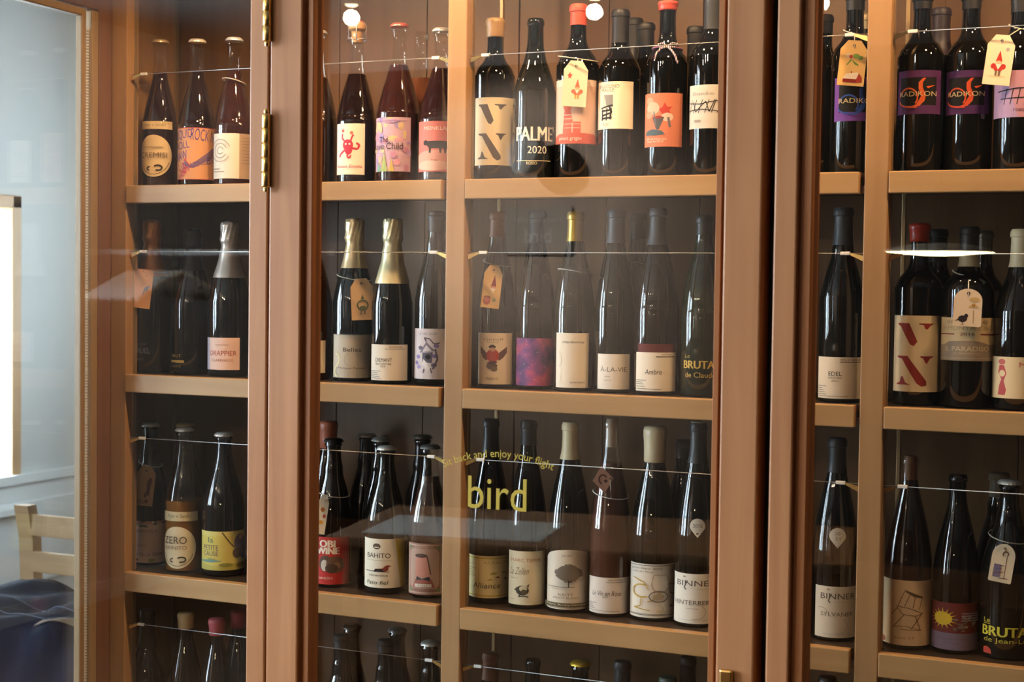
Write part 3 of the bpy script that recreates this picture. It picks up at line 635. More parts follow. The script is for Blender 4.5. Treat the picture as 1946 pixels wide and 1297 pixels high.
bottle('scrib1', 0, 1352, 'bord', .0400, -14, BLK, ('cap', '#26282b', 58), [('rect', 1311, 1393, 162, 245, '#c9c3b8', [('t', 'Dinavolino', .33, .80, .42, .08, '#7b7672')] + [('l', [(x, .36), (x + .08, .66)], .012, K) for x in (.03, .14, .26, .38, .5, .6)] + [('l', [(0, .60), (.28, .56), (.62, .64)], .014, K), ('l', [(.14, .62), (.2, .38), (.4, .62), (.46, .38), (.56, .66)], .014, K), ('l', [(.02, .42), (.34, .44), (.6, .40)], .012, K), ('t', 'rosso', .24, .17, .14, .06, '#5d5854')])], 'tall bottle with grey label of black scribbles beside the closing stile', Y=.08)
# ------------------------------------------------------------------ top shelf behind the third door
bottle('cut1', 0, 1566, 'bord', .0365, 30, BLK, ('cap', '#171716', 66), [], 'dark bottle at the very edge of the third door glass, top shelf', Y=.155)
RAD = lambda c, f: [('r', .12, .20, .88, .84, '#0e0b0c'), ('p', [(.60, .82), (.52, .72), (.52, .58), (.57, .40), (.48, .22), (.40, .18), (.54, .18), (.64, .30), (.66, .44), (.60, .60), (.60, .72), (.66, .82)], c), ('a', .32, .38, .20, .23, .03, -40, 170, c), ('a', .44, .30, .34, .16, .03, 180, 280, c), ('p', [(.66, .62), (.84, .66), (.70, .58)], c), ('t', 'RADIKON', .50, .46, .74, .11, f)]
bottle('rad0', 0, 1622, 'bord', .0385, -12, BLK, ('cap', '#1b1c1e', 22), [('rect', 1587, 1664, 148, 231, '#6a3f96', RAD('#2f4fa3', '#cdb98c'))], 'black bottle with violet label and blue swirl, by the inner post', Y=.085)
bottle('rad_back', 0, 1650, 'bord', .0365, 28, BLK, ('cap', '#8a7a5c', 58, 'metal'), [], 'bottle with pale metal neck half hidden by the inner post, top shelf', Y=.177)
bottle('rad1', 0, 1750, 'bord', .0392, -10, BLK, ('cap', '#17171a', 20), [('rect', 1708, 1786, 135, 218, '#54295c', RAD('#d9602b', '#cdb98c'))], 'black bottle with purple label and orange swirl, next to the inner post', Y=.09)
bottle('rad2', 0, 1843, 'bord', .0395, -12, BLK, ('cap', '#17171a', 20), [('rect', 1800, 1878, 135, 218, '#4c2657', RAD('#cf4f28', '#cdb98c'))], 'black bottle with purple label and orange swirl, beside the tagged pink-labelled bottle', Y=.095)
bottle('rad_bk2', 0, 1789, 'bord', .0375, 17, BLK, ('cap', '#2b2430', 110), [], 'dark-capped bottle standing behind, between the two purple orange-swirl labels', Y=.178)
bottle('scrib2', 0, 1936, 'bord', .038, -14, BLK, ('cap', '#1b1a1c', 26), [('rect', 1888, 1980, 135, 224, '#b58494', [('p', [(0, 0), (.5, 0), (.3, 1), (0, 1)], '#a38ab0')] + [('l', [(x, .28), (x + .05, .62)], .014, K) for x in (.28, .38, .48, .60, .72)] + [('l', [(.16, .56), (.5, .62), (.9, .66)], .018, K), ('l', [(.22, .40), (.6, .42), (.9, .38)], .014, K), ('t', 'rosato', .55, .16, .24, .07, '#6d4a5a')])], 'bottle with mauve label of black scribbles at the right edge, top shelf', Y=.075)

# ------------------------------------------------------------------ second shelf, first bay
NAVYB = '#0a0d12'
bottle('cop', 1, 288, 'champ', .0430, 424, NAVYB, ('foil', '#d08a52', 527), [('rect', 252, 292, 648, 688, None, [('t', 'BRUT NATURE', .5, .82, .44, .10, '#54585e'), ('t', 'CRUEL', .52, .52, .66, .26, '#666a70'), ('t', 'adam', .48, .12, .3, .14, '#54585e')])], 'dark sparkling bottle with copper foil neck, nearest the end wall on its shelf', Y=.085)
bottle('drk', 1, 365, 'champ', .0425, 440, NAVYB, ('foil', '#1d1b1a', 515), [('rect', 326, 352, 672, 700, None, [('t', 'BRUT', .5, .82, .6, .2, '#a58a4a'), ('r', .05, .36, .95, .52, '#b79a4e'), ('t', 'extra', .5, .12, .6, .16, '#8a743c')])], 'black sparkling bottle with tiny gold lettering between copper and silver foil bottles', Y=.10)
bottle('drap', 1, 435, 'champ', .0430, 427, NAVYB, ('foil', '#cfc6bf', 529), [('rect', 391, 455, 643, 704, '#e6c3b4', [('r', 0, 0, .17, 1, '#b9b2c4'), ('t', 'DRAPPIER', .56, .52, .72, .15, '#a8453e'), ('t', 'CLAREVALLIS', .55, .30, .56, .08, '#b0675c'), ('t', 'champagne', .55, .78, .36, .06, '#b78d80')])], 'sparkling bottle with silver foil and pale pink red-lettered label', Y=.085)
bottle('hid2', 1, 590, 'champ', .0430, 424, '#0e100f', ('foil', '#23211f', 470), [('rect', 552, 618, 648, 710, '#dccdb0', [])], 'dark foiled bottle mostly hidden by the hinged door stile, second shelf', Y=.09)
bottle('bell', 1, 672, 'champ', .0420, 421, '#0d100e', ('foil', '#e2c698', 511), [('rect', 634, 711, 637, 725, '#bdb2a0', [('r', 0, .985, 1, 1, '#8f8778'), ('t', 'Belles', .45, .65, .34, .09, '#3a3430'), ('a', .13, .42, .08, .14, .03, -90, 120, '#e0d9a8'), ('a', .16, .15, .09, .14, .03, 90, 270, '#e0d9a8'), ('a', .40, .42, .09, .14, .008, 90, 270, '#a49a78'), ('t', 'Philippe Pacalet', .45, .22, .52, .055, '#4a433c')])], 'gold-foiled sparkling bottle with wide grey label and a gnome tag', Y=.105)
bottle('crem2', 1, 744, 'champ', .0400, 421, '#0d100e', ('foil', '#eadfb4', 540), [('rect', 706, 774, 656, 728, '#e4dac8', [('t', 'DOMAINE', .70, .93, .30, .05, '#57504a'), ('r', .44, .87, .92, .88, '#57504a'), ('t', 'CREMANT', .40, .57, .42, .10, '#3f3a36'), ('t', 'BRUT NATURE', .40, .46, .38, .05, '#57504a'), ('t', '2019', .40, .39, .12, .05, '#57504a')] + lines(.02, .35, [.26, .21, .16, .11, .06], '#6b645c', .014))], 'champagne-style bottle with long pale gold foil and white label', Y=.072)
bottle('house', 1, 827, 'champ', .0400, 402, '#12130f', ('cap', '#1a1a1b', 442), [('rect', 788, 866, 626, 722, '#cdc3c4', [('t', 'LE NICHOIR', .36, .90, .36, .05, '#8b8490'), ('p', [(.20, .52), (.34, .74), (.50, .56)], '#7b7480'), ('p', [(.26, .54), (.34, .68), (.44, .56)], '#cdc3c4'), ('p', [(.26, .52), (.46, .54), (.44, .32), (.26, .34)], '#585361'), ('e', .37, .44, .05, .05, K), ('p', [(.28, .40), (.34, .34), (.42, .20), (.36, .18), (.26, .3)], '#ded6d4')] + [('e', x, y, .05, .04, c) for x, y, c in ((.16, .44, '#8777ab'), (.12, .32, '#8777ab'), (.18, .24, '#9a8bb8'), (.52, .66, '#8777ab'), (.5, .46, '#7c6ca0'), (.48, .28, '#6a6474'), (.22, .62, '#6a6474'))] + [('l', [(.34, .74), (.30, .82), (.40, .80), (.48, .70), (.58, .72)], .02, '#57515f'), ('l', [(.3, .2), (.28, .12)], .02, '#57515f'), ('l', [(.42, .22), (.44, .12)], .02, '#57515f'), ('l', [(.5, .6), (.54, .4), (.46, .2)], .03, '#5d5768')])], 'dark bottle with lilac-white label of a sketched birdhouse', Y=.085)
# ------------------------------------------------------------------ second shelf, second bay
bottle('bird', 1, 943, 'flute', .0368, 404, '#11130f', ('cap', '#8a5a3e', 452), [('rect', 909, 973, 634, 732, '#dccbb0', [('t', 'Gentil', .46, .88, .5, .05, '#8b7c66'), ('t', 'Dreyer', .46, .82, .34, .04, '#9b8c76'), ('p', [(.12, .74), (.30, .62), (.36, .52), (.30, .46), (.2, .52), (.12, .62)], '#5b3c38'), ('p', [(.82, .74), (.62, .62), (.56, .52), (.62, .46), (.72, .52), (.82, .62)], '#5b3c38'), ('e', .46, .56, .16, .13, '#a8403a'), ('e', .45, .73, .09, .03, '#2b2220'), ('r', .40, .72, .50, .77, '#2b2220'), ('e', .46, .68, .07, .04, '#b98a70'), ('e', .44, .36, .14, .07, '#5a4a40'), ('e', .50, .30, .08, .05, '#6b5a4a'), ('p', [(.3, .42), (.46, .38), (.6, .44), (.46, .46)], '#4a3430'), ('t', 'Nature', .46, .12, .28, .05, '#8b7c66')])], 'tagged slender bottle with cream label of a red winged bird', Y=.085)
NEB = mat('nebula_print', srgb('#7b4a86'), .6)
def nebula():
    nt = NEB.node_tree; N = nt.nodes; L = nt.links; b = N['Principled BSDF']; t = N.new('ShaderNodeTexCoord')
    n = N.new('ShaderNodeTexNoise'); n.inputs['Scale'].default_value = 26; n.inputs['Detail'].default_value = 7; L.new(t.outputs['Object'], n.inputs['Vector'])
    c = N.new('ShaderNodeValToRGB'); e = c.color_ramp.elements; e[0].position = .36; e[0].color = srgb('#4b3a78'); e[1].position = .66; e[1].color = srgb('#d0567c')
    k = c.color_ramp.elements.new(.5); k.color = srgb('#8b4a8c'); L.new(n.outputs[0], c.inputs[0]); L.new(c.outputs[0], b.inputs['Base Color'])
nebula()
bottle('neb', 1, 1017, 'flute', .0370, 402, '#10130f', ('cap', '#2a2a2c', 464), [('rect', 981, 1051, 644, 739, NEB, scatter(9, 22, .03, .05, .8, .95, ['#e08aa6', '#c9a3c9', '#d9b5c8'], .006, .014, .9))], 'slender bottle with purple and pink nebula label', Y=.09)
bottle('chard', 1, 1090, 'flute', .0372, 404, '#1a1c14', ('cap', '#c9a24a', 460, 'metal'), [('rect', 1057, 1118, 634, 746, '#e9dfcd', [('t', 'chardonnay', .54, .83, .62, .06, '#57504a'), ('a', .12, .52, .10, .14, .015, -90, 90, '#cfc4a4'), ('a', .12, .18, .10, .09, .015, -90, 60, '#cfc4a4'), ('t', 'VIN DE FRANCE', .66, .10, .40, .03, K)])], 'slender bottle with shiny gold capsule and tall white label', Y=.08)
bottle('alav', 1, 1167, 'flute', .0370, 400, '#10130f', ('cap', '#4a4c50', 463), [('rect', 1136, 1196, 674, 743, '#e9e2d6', [('t', 'À-LA-VIE', .50, .58, .78, .17, '#7c7468'), ('t', 'pinot', .34, .36, .16, .06, '#8c8478'), ('t', 'auxerrois', .34, .26, .22, .05, '#a0988c')])], 'slender bottle with grey capsule and short white label', Y=.085)
bottle('bk2a', 1, 1213, 'flute', .0365, 406, '#16170f', ('cap', '#222223', 455), [], 'dark-capped bottle with loose string behind the grey-capped red-strip bottle', Y=.178)
bottle('ambr', 1, 1246, 'flute', .0400, 397, '#14110e', ('cap', '#45474b', 467), [('rect', 1209, 1283, 671, 749, '#e7dcc9', [('t', 'DOMAINE', .74, .95, .22, .04, '#3f3a36'), ('r', .50, .88, .96, .90, '#3f3a36'), ('t', 'Ambre', .45, .50, .36, .13, '#57504a', .15)] + lines(.02, .30, [.28, .23, .18, .12, .06], '#6b645c', .016) + [('r', .02, .05, .62, .062, '#6b645c')]), ('rect', 1212, 1280, 655, 671, '#5e231c', [])], 'grey-capped bottle with dark red strip above its white label', Y=.08)
bottle('brut1', 1, 1334, 'flute', .0390, 410, '#20251a', ('cap', '#151513', 448), [('rect', 1299, 1370, 672, 722, None, [('t', 'Le', .13, .88, .14, .14, '#9a8340'), *[('t', 'BRUTAL', .46 + d, .55, .86, .30, '#c2a04a') for d in (-.008, 0, .008)], ('t', 'de Claude', .44, .16, .72, .20, '#b8964a')])], 'dark green slender bottle with golden lettering printed on glass, by closing stile', Y=.085)
# ------------------------------------------------------------------ second shelf behind the third door
bottle('edel', 1, 1597, 'burg', .0380, 396, '#0c0d0c', ('cap', '#3a3c40', 467), [('rect', 1556, 1637, 680, 762, '#dbcdb6', [('t', "VIN D'ALSACE", .72, .94, .44, .05, '#3f3a36'), ('r', .5, .875, .95, .89, '#3f3a36'), ('t', 'EDEL', .42, .60, .24, .10, '#3f3a36'), ('t', 'NATURE', .42, .50, .24, .045, '#57504a'), ('t', '2021', .42, .43, .13, .045, '#57504a')] + lines(.02, .26, [.30, .25, .2, .15, .1], '#6b645c', .013) + [('r', .02, .05, .66, .06, '#6b645c')])], 'grey-capped sloping bottle alone beside the inner post, second shelf', Y=.085)
bottle('vn2', 1, 1743, 'bord', .0400, 428, BLK, ('wax', '#b4341f', 460), [('rect', 1700, 1786, 601, 746, '#dcc8a2', VN('#8e3028'))], 'red wax-topped bottle with cream label and red stencil letters', Y=.095)
bottle('bk2b', 1, 1783, 'bord', .0365, 437, BLK, ('cap', '#1b1a19', 500), [], 'dark-capped bottle standing behind the red stencil-letter bottle', Y=.178)
bottle('para', 1, 1838, 'bord', .042, 432, BLK, [('cap', '#1d1b1a', 480), ('band', '#c9b48a', 487, 508)], [('rect', 1786, 1889, 605, 687, '#cbb48a', [('p', [(0, 0), (1, 0), (1, .40), (.86, .36), (.7, .44), (.55, .47), (.4, .46), (.25, .45), (.12, .36), (0, .38)], '#8f7f6c'), ('t', 'BRUNELLO', .5, .90, .6, .08, '#9c8866'), ('t', 'DI MONTALCINO', .5, .76, .84, .10, '#a8946e'), ('r', 0, .605, .32, .63, '#7c2a2a'), ('r', .68, .605, 1, .63, '#7c2a2a'), ('t', '2016', .5, .62, .2, .07, '#6b2b28'), ('t', 'IL PARADISO', .5, .28, .66, .11, '#cbb894'), ('t', 'DI MANFREDI', .5, .17, .36, .05, '#b9a684'), ('r', .06, .05, .94, .062, '#b9a684')])], 'broad-shouldered bottle with tan mountain label and arched bird tag', Y=.08)
bottle('bk2c', 1, 1869, 'bord', .0365, 440, BLK, ('cap', '#6d6a66', 482, 'metal'), [], 'pale-necked bottle behind the tan mountain label bottle', Y=.178)
bottle('fig', 1, 1934, 'burg', .040, 437, '#0e0c0a', ('cap', '#d8c39a', 509), [('rect', 1884, 1984, 680, 759, '#d9c29a', [('e', .26, .88, .06, .07, '#b8615a'), ('p', [(.22, .80), (.30, .80), (.34, .60), (.30, .42), (.34, .20), (.32, .08), (.20, .08), (.22, .30), (.26, .46), (.20, .62)], '#b04a4a'), ('e', .27, .6, .05, .08, '#d9c29a'), ('t', 'MO', .62, .82, .2, .12, '#b04a4a')])], 'cream-capped bottle with beige label of a red figure, second shelf', Y=.078)

# ------------------------------------------------------------------ third shelf, first bay
bottle('pnk', 2, 285, 'champ', .0370, 806, '#0c0c0e', ('crown', '#c9c4b8'), [('rect', 251, 314, 992, 1077, '#cfae98', [('r', 0, .93, 1, 1, '#b58a72')] + scatter(5, 10, .2, .86, .95, 1.0, ['#4a5a44', '#6b6a4a', '#e4d4bc'], .03, .06, .5) + [('t', 'TERRICOLA', .45, .76, .6, .06, '#7a6a60'), ('t', 'rosato', .38, .42, .24, .05, '#8a7a70'), ('t', 'VIN DE LA TERRE', .5, .20, .78, .08, '#6b5a50'), ('e', .6, .06, .08, .04, '#8c9a58'), ('e', .25, .07, .04, .03, '#8a4a44')])], 'kraft-tagged dark bottle with dusty pink label, nearest the end wall', Y=.105)
bottle('zero', 2, 350, 'champ', .0395, 815, '#3a2a14', ('crown', '#d7d5cd'), [('rect', 314, 375, 974, 992, '#d6c79e', [('t', 'Pojer e Sandri', .5, .5, .6, .5, G_, .2)]), ('ell', 312, 372, 1002, 1082, '#e4d6b2', ZERO + [('t', 'ZERO', .44, .68, .62, .17, '#4a4238'), ('t', 'INFINITO', .44, .50, .62, .09, '#8a7d66')])], 'amber bottle with round cream label and cream neck strip', Y=.075, wine='#8a5d24', fill=950)
bottle('zbk', 2, 352, 'champ', .0370, 806, '#14130f', ('crown', '#b9a67c'), [], 'capped bottle peeping out behind the amber bottle, third shelf', Y=.176)
bottle('yell', 2, 424, 'champ', .0430, 824, '#0c0e10', ('crown', '#e3e4e2'), [('rect', 381, 466, 1012, 1086, '#d3c463', [('r', 0, .88, 1, 1, '#d8cc78'), ('p', [(0, 0), (1, 0), (1, .2), (.6, .16), (.3, .12), (0, .2)], '#b9b05a'), ('p', [(0, .24), (.3, .28), (.5, .24), (.3, .20), (0, .2)], '#6f9a92'), ('t', 'la', .28, .78, .10, .14, '#4a6a5c'), ('t', 'PETITE', .27, .58, .30, .13, '#6b4a5c'), ('t', 'CAUSE', .27, .43, .30, .12, '#6b4a5c'), ('t', 'blanc', .3, .30, .14, .05, '#5a6a4a'), ('l', [(.48, .98), (.62, .70), (.7, .58)], .02, '#5a4a38'), ('e', .82, .70, .13, .22, '#6d5a6a'), ('e', .76, .44, .10, .14, '#6b5440'), ('e', .9, .46, .09, .2, '#584a5e'), ('e', .84, .84, .05, .07, '#c29a7a'), ('e', .55, .14, .12, .05, '#8a8a3a'), ('e', .85, .12, .12, .06, '#8f7a3a')])], 'silver-capped bottle with yellow label of a seated fisherman', Y=.08)
bottle('obi', 2, 632, 'champ', .0380, 835, '#0c0c0b', ('crown', '#1a1a1a'), [('rect', 592, 663, 1022, 1114, '#b8302c', [*[('t', 'OBI', .46 + d, .86, .34, .15, '#ecdcc8') for d in (-.012, 0, .012)], *[('t', 'WINE', .47 + d, .71, .50, .14, '#ecdcc8') for d in (-.012, 0, .012)], ('e', .42, .44, .15, .17, '#57473c'), ('e', .40, .40, .08, .12, '#c9bcae'), ('e', .64, .42, .20, .18, '#6b5040'), ('e', .68, .40, .08, .07, '#8a6a50'), ('e', .56, .34, .14, .1, '#4c3a30'), ('t', 'wein', .42, .14, .32, .07, '#e0b8a4')])], 'black bottle with bright red white-lettered label beside the hinged stile', Y=.085)
bottle('obibk', 2, 624, 'flute', .0370, 803, '#14110f', ('wax', '#a3604a', 852), [], 'brown wax-topped bottle behind the red-labelled bottle', Y=.178)
bottle('duck', 2, 733, 'champ', .0410, 850, '#0d0d0b', ('crown', '#e1e1dd'), [('rect', 692, 775, 1026, 1119, '#efe6d0', [('p', [(.66, 1), (1, 1), (1, 0), (.78, 0)], '#d3b93a'), ('e', .34, .85, .07, .06, '#5c4a40'), ('r', .30, .82, .38, .84, '#efe6d0'), ('t', 'BAHITO', .36, .66, .44, .10, '#3a352e'), ('r', .10, .56, .60, .565, '#7a7468'), ('l', [(.10, .34), (.56, .33)], .012, K), ('p', [(.28, .34), (.32, .39), (.44, .40), (.50, .46), (.54, .47), (.60, .45), (.55, .43), (.54, .36), (.48, .33)], '#8a3a30'), ('p', [(.28, .34), (.32, .39), (.44, .39), (.48, .33)], '#2b2622'), ('t', 'vinaréte', .36, .26, .36, .05, '#7a7468'), ('t', 'Pato fiel', .34, .11, .40, .08, '#3f4a2e', .2)])], 'silver-capped bottle with white and yellow label showing a duck', Y=.08)
bottle('dkb1', 2, 697, 'champ', .0370, 826, '#101010', ('crown', '#a9a9a5'), [], 'capped bottle furthest back behind the white and yellow duck label', Y=.248)
bottle('dkb2', 2, 722, 'champ', .0370, 834, '#101010', ('crown', '#8a8a86'), [('rect', 690, 700, 1028, 1096, '#a58a3c', [])], 'capped bottle with mustard label edge just behind the duck label bottle', Y=.172)
bottle('nose', 2, 815, 'champ', .0400, 848, '#3a2420', ('crown', '#6a6a68'), [('rect', 777, 845, 1034, 1141, '#a3786a', [('r', .04, .03, .90, .97, '#c9ad98'), ('r', .07, .05, .87, .95, '#93695c'), ('p', [(.18, .12), (.76, .12), (.84, .2), (.84, .82), (.76, .90), (.18, .90), (.1, .82), (.1, .2)], '#b99684'), ('e', .12, .09, .06, .04, '#77805c'), ('e', .82, .09, .06, .04, '#77805c'), ('e', .12, .91, .06, .04, '#77805c'), ('e', .82, .91, .06, .04, '#77805c'), ('t', 'ROSATELLO', .47, .925, .44, .03, '#d9c4b0'), ('p', [(.30, .34), (.28, .55), (.30, .74), (.44, .78), (.58, .72), (.60, .5), (.64, .34)], '#c98a78'), ('e', .42, .76, .15, .04, '#57403c'), ('l', [(.56, .74), (.64, .40)], .03, '#57403c'), ('p', [(.30, .26), (.32, .34), (.44, .31), (.62, .35), (.64, .27), (.46, .30)], '#3c3a3e'), ('p', [(.2, .14), (.28, .30), (.66, .30), (.74, .14)], '#a35f52'), ('p', [(.30, .28), (.32, .36), (.44, .31), (.60, .36), (.62, .27), (.46, .30)], '#35363c'), ('r', .26, .15, .66, .21, '#dcd0bc'), ('t', '100', .46, .18, .2, .035, '#7a6a5a')])], 'rosé bottle with ornate brown label of a bow-tied portrait', Y=.085, wine='#3a221c', fill=905)
bottle('nosebk', 2, 803, 'champ', .0370, 829, '#161412', ('crown', '#55554f'), [], 'dark-capped bottle in the back row behind the bow-tied portrait label', Y=.180)
# ------------------------------------------------------------------ third shelf, second bay
DG = '#0c0f0d'
bottle('alli', 2, 930, 'flute', .0385, 797, DG, ('cap', '#151617', 860), [('rect', 891, 968, 1058, 1138, '#dcc993', [('r', 0, .93, 1, .96, '#c2a54a'), ('r', 0, .04, 1, .07, '#c2a54a'), ('r', .30, .07, .315, .93, '#cbb05c'), ('t', 'ALSACE', .62, .84, .46, .06, '#b39a54'), ('t', 'vin', .16, .8, .16, .05, '#b39a54'), ('p', [(.5, .56), (.56, .62), (.66, .60), (.58, .55)], '#a59a4a'), ('p', [(.72, .6), (.78, .64), (.86, .60), (.78, .57)], '#b0a45a'), ('p', [(.6, .48), (.66, .53), (.7, .47)], '#7a5a34'), ('p', [(.46, .42), (.52, .47), (.58, .43)], '#a59a4a'), ('p', [(.76, .46), (.84, .48), (.84, .42)], '#7a7a44'), ('t', 'Alliance', .45, .30, .52, .13, '#57584a', .2)] + lines(.04, .26, [.7, .64, .58, .52], '#b8a468', .02))], 'slender dark bottle with yellow-bordered cream label, third shelf', Y=.09)
bottle('marc', 2, 1001, 'flute', .0368, 800, DG, ('cap', '#26282b', 846), [('rect', 967, 1035, 1049, 1151, '#e2d6b6', [('t', 'MARC TEMPÉ', .47, .84, .74, .075, '#b06a44'), ('t', 'La Zellen', .32, .63, .46, .13, '#8a7c60', .3), ('t', 'alsace', .2, .50, .2, .03, '#a08e6c'), ('e', .40, .27, .15, .09, '#35332a'), ('e', .42, .30, .09, .055, '#d6caa8'), ('e', .44, .24, .07, .05, '#57503c'), ('p', [(.2, .28), (.3, .34), (.3, .24)], '#4c4a3c'), ('l', [(.36, .2), (.32, .15), (.44, .17), (.54, .15)], .025, '#35332a'), ('p', [(.5, .36), (.56, .40), (.54, .32)], '#4c4a3c'), ('r', .08, .10, .22, .11, '#a08e6c')])], 'slender dark bottle with cream label of a small round nest', Y=.08)
bottle('tree', 2, 1080, 'flute', .0395, 803, DG, ('cap', '#dcc9a0', 873), [('arch', 1040, 1121, 1046, 1167, '#ddd0bc', [('t', '2020', .46, .90, .18, .035, '#8c8274')] + [('e', .5 + .24 * math.cos(k * 2.4) * (.55 + .45 * ((k * 37) % 10) / 10), .61 + .15 * math.sin(k * 2.4) * (.55 + .45 * ((k * 53) % 10) / 10), .03, .018, ['#6f6459', '#7f7468', '#8f8477'][k % 3]) for k in range(90)] + [('e', .5, .61, .2, .13, '#746a5f'), ('l', [(.50, .50), (.50, .38)], .018, '#4c443c'), ('l', [(.14, .385), (.48, .375), (.6, .38)], .008, '#57503f'), ('r', .2, .345, .42, .35, '#8c8274'), ('t', 'KRITT', .46, .255, .24, .04, '#7c7267'), ('t', 'PINOT BLANC', .46, .20, .42, .035, '#7c7267'), ('r', 0, .045, 1, .115, '#57503a'), ('t', 'Marc Kreydenweiss', .5, .08, .8, .045, '#d9cba4'), ('r', 0, .03, 1, .037, '#8c8274')])], 'cream-capped slender bottle with arched label of a lone tree', Y=.085)
bottle('rosv', 2, 1158, 'flute', .0378, 797, '#57332a', ('cork', '#b09a88', 850), [('rect', 1120, 1196, 1099, 1182, '#e0d3c6', [('t', "VIN D'ALSACE", .68, .93, .44, .04, '#3f3a36'), ('r', .44, .865, .92, .875, '#3f3a36'), ('t', 'Le Vin en Rose', .44, .56, .58, .13, '#57504a', .2), ('t', '2021', .42, .46, .1, .04, '#57504a')] + lines(.02, .24, [.28, .23, .18, .13], '#6b645c', .014) + [('r', .02, .07, .70, .08, '#6b645c')])], 'clear bottle of pink wine with white label and diamond tag', Y=.085, wine='#54322a', fill=880)
bottle('glas', 2, 1240, 'flute', .0415, 813, DG, ('wax', '#d8c6a2', 878), [('rect', 1198, 1283, 1073, 1194, '#e3d8c8', [('r', 0, .965, 1, .975, '#57504a'), ('t', 'pinot blanc 2022', .36, .91, .56, .045, '#4c463f'), ('t', 'vallée de l Alsace', .30, .855, .40, .03, '#8c8274'), ('r', .02, .045, .98, .055, '#4c463f')] + [('a', .62, .62, .16, .16, .02, 180, 360, '#b9a48a'), ('l', [(.46, .62), (.50, .80), (.72, .80), (.78, .62)], .012, '#b9a48a'), ('l', [(.62, .48), (.50, .34), (.40, .30)], .014, '#c2a04a'), ('a', .30, .50, .18, .13, .022, 60, 300, '#c2a048'), ('l', [(.14, .74), (.34, .66), (.42, .52)], .014, '#c2a048'), ('l', [(.30, .38), (.28, .22), (.16, .18), (.44, .14)], .014, '#b9993e'), ('a', .58, .40, .16, .11, .018, 0, 359, '#7c7267'), ('e', .58, .40, .09, .05, '#a3937c'), ('l', [(.74, .64), (.92, .62), (.90, .44), (.78, .46), (.74, .64)], .012, '#6b5f5c'), ('l', [(.84, .45), (.86, .26), (.76, .22), (.96, .2)], .012, '#6b5f5c'), ('l', [(.6, .3), (.66, .16), (.54, .12), (.82, .12)], .012, '#c9b58c'), ('r', .04, .07, .7, .078, '#8c8274')])], 'cream-sealed slender bottle with label of tumbling wine glasses', Y=.092)
bottle('bk3', 2, 1299, 'flute', .0365, 836, DG, ('cap', '#121315', 870), [], 'dark-capped bottle behind, between the wine glass label and the closing stile', Y=.178)
BINN = lambda w, extra: [('e', .30, .94, .03, .015, '#9a8a6c'), ('t', 'BINNER', .50, .81, .72, .11, '#57504e'), ('l', [(.36, .86), (.30, .72), (.34, .68)], .02, '#57504e'), ('r', .4, .70, .8, .705, '#a39c92')] + w + [('a', .50, .24, .18, .16, .012, -110, 60, '#c2b9ac'), ('r', .2, .07, .8, .075, '#a39c92')] + extra
bottle('hint', 2, 1324, 'flute', .0378, 803, DG, [('cap', '#1b1d1f', 880), ('band', '#b8b48c', 802, 818)], [('drop', 1311, 1340, 987, 1023, '#e9e0cc', [('t', '2015', .5, .62, .6, .18, '#6b645c')]), ('rect', 1284, 1364, 1092, 1197, '#e4dccd', BINN([('t', 'HINTERBERG', .46, .42, .76, .09, '#6b645c'), ('t', 'riesling', .44, .3, .2, .03, '#8c8478')], []))], 'slender bottle with teardrop vintage sticker beside the closing stile', Y=.078)
# ------------------------------------------------------------------ third shelf behind the third door
bottle('sylv', 2, 1588, 'flute', .0390, 833, '#0b0c0b', ('cap', '#1f2022', 898), [('drop', 1576, 1607, 1005, 1043, '#e7dcc6', [('t', '20', .5, .72, .3, .15, '#7c7264'), ('t', '21', .5, .48, .3, .15, '#7c7264')]), ('rect', 1553, 1630, 1116, 1228, '#d9ccb6', BINN([('t', 'SYLVANER', .48, .46, .66, .08, '#6b645c'), ('a', .16, .50, .12, .09, .012, -60, 120, '#a39c92')], []))], 'slender bottle with teardrop vintage sticker beside the inner post', Y=.085)
bottle('chsk', 2, 1724, 'flute', .0402, 868, '#2a140c', ('cork', '#8a5c3a', 919), [('rect', 1679, 1770, 1104, 1230, '#dcbd94', [('p', [(.46, .86), (.72, .76), (.74, .73), (.6, .75), (.48, .82)], '#6b5844'), ('l', [(.46, .84), (.36, .60)], .010, '#6b5844'), ('l', [(.72, .74), (.68, .56)], .010, '#6b5844'), ('l', [(.54, .80), (.46, .60)], .01, '#6b5844'), ('l', [(.62, .78), (.58, .58)], .01, '#6b5844'), ('l', [(.34, .60), (.52, .58), (.74, .50), (.62, .46), (.44, .48), (.34, .60)], .010, '#6b5844'), ('l', [(.36, .58), (.26, .46)], .011, '#6b5844'), ('l', [(.46, .48), (.30, .28)], .011, '#6b5844'), ('l', [(.72, .50), (.56, .26)], .011, '#6b5844'), ('l', [(.62, .46), (.70, .24)], .010, '#6b5844'), ('l', [(.28, .28), (.48, .30), (.72, .24), (.4, .25)], .009, '#77634c'), ('t', 'assis 17', .46, .12, .30, .04, '#8a7458', .2), ('r', 0, .02, .12, .10, '#a8644a')])], 'cork-topped bottle with beige label of a crooked chair sketch', Y=.085, wine='#2c130b', fill=912)
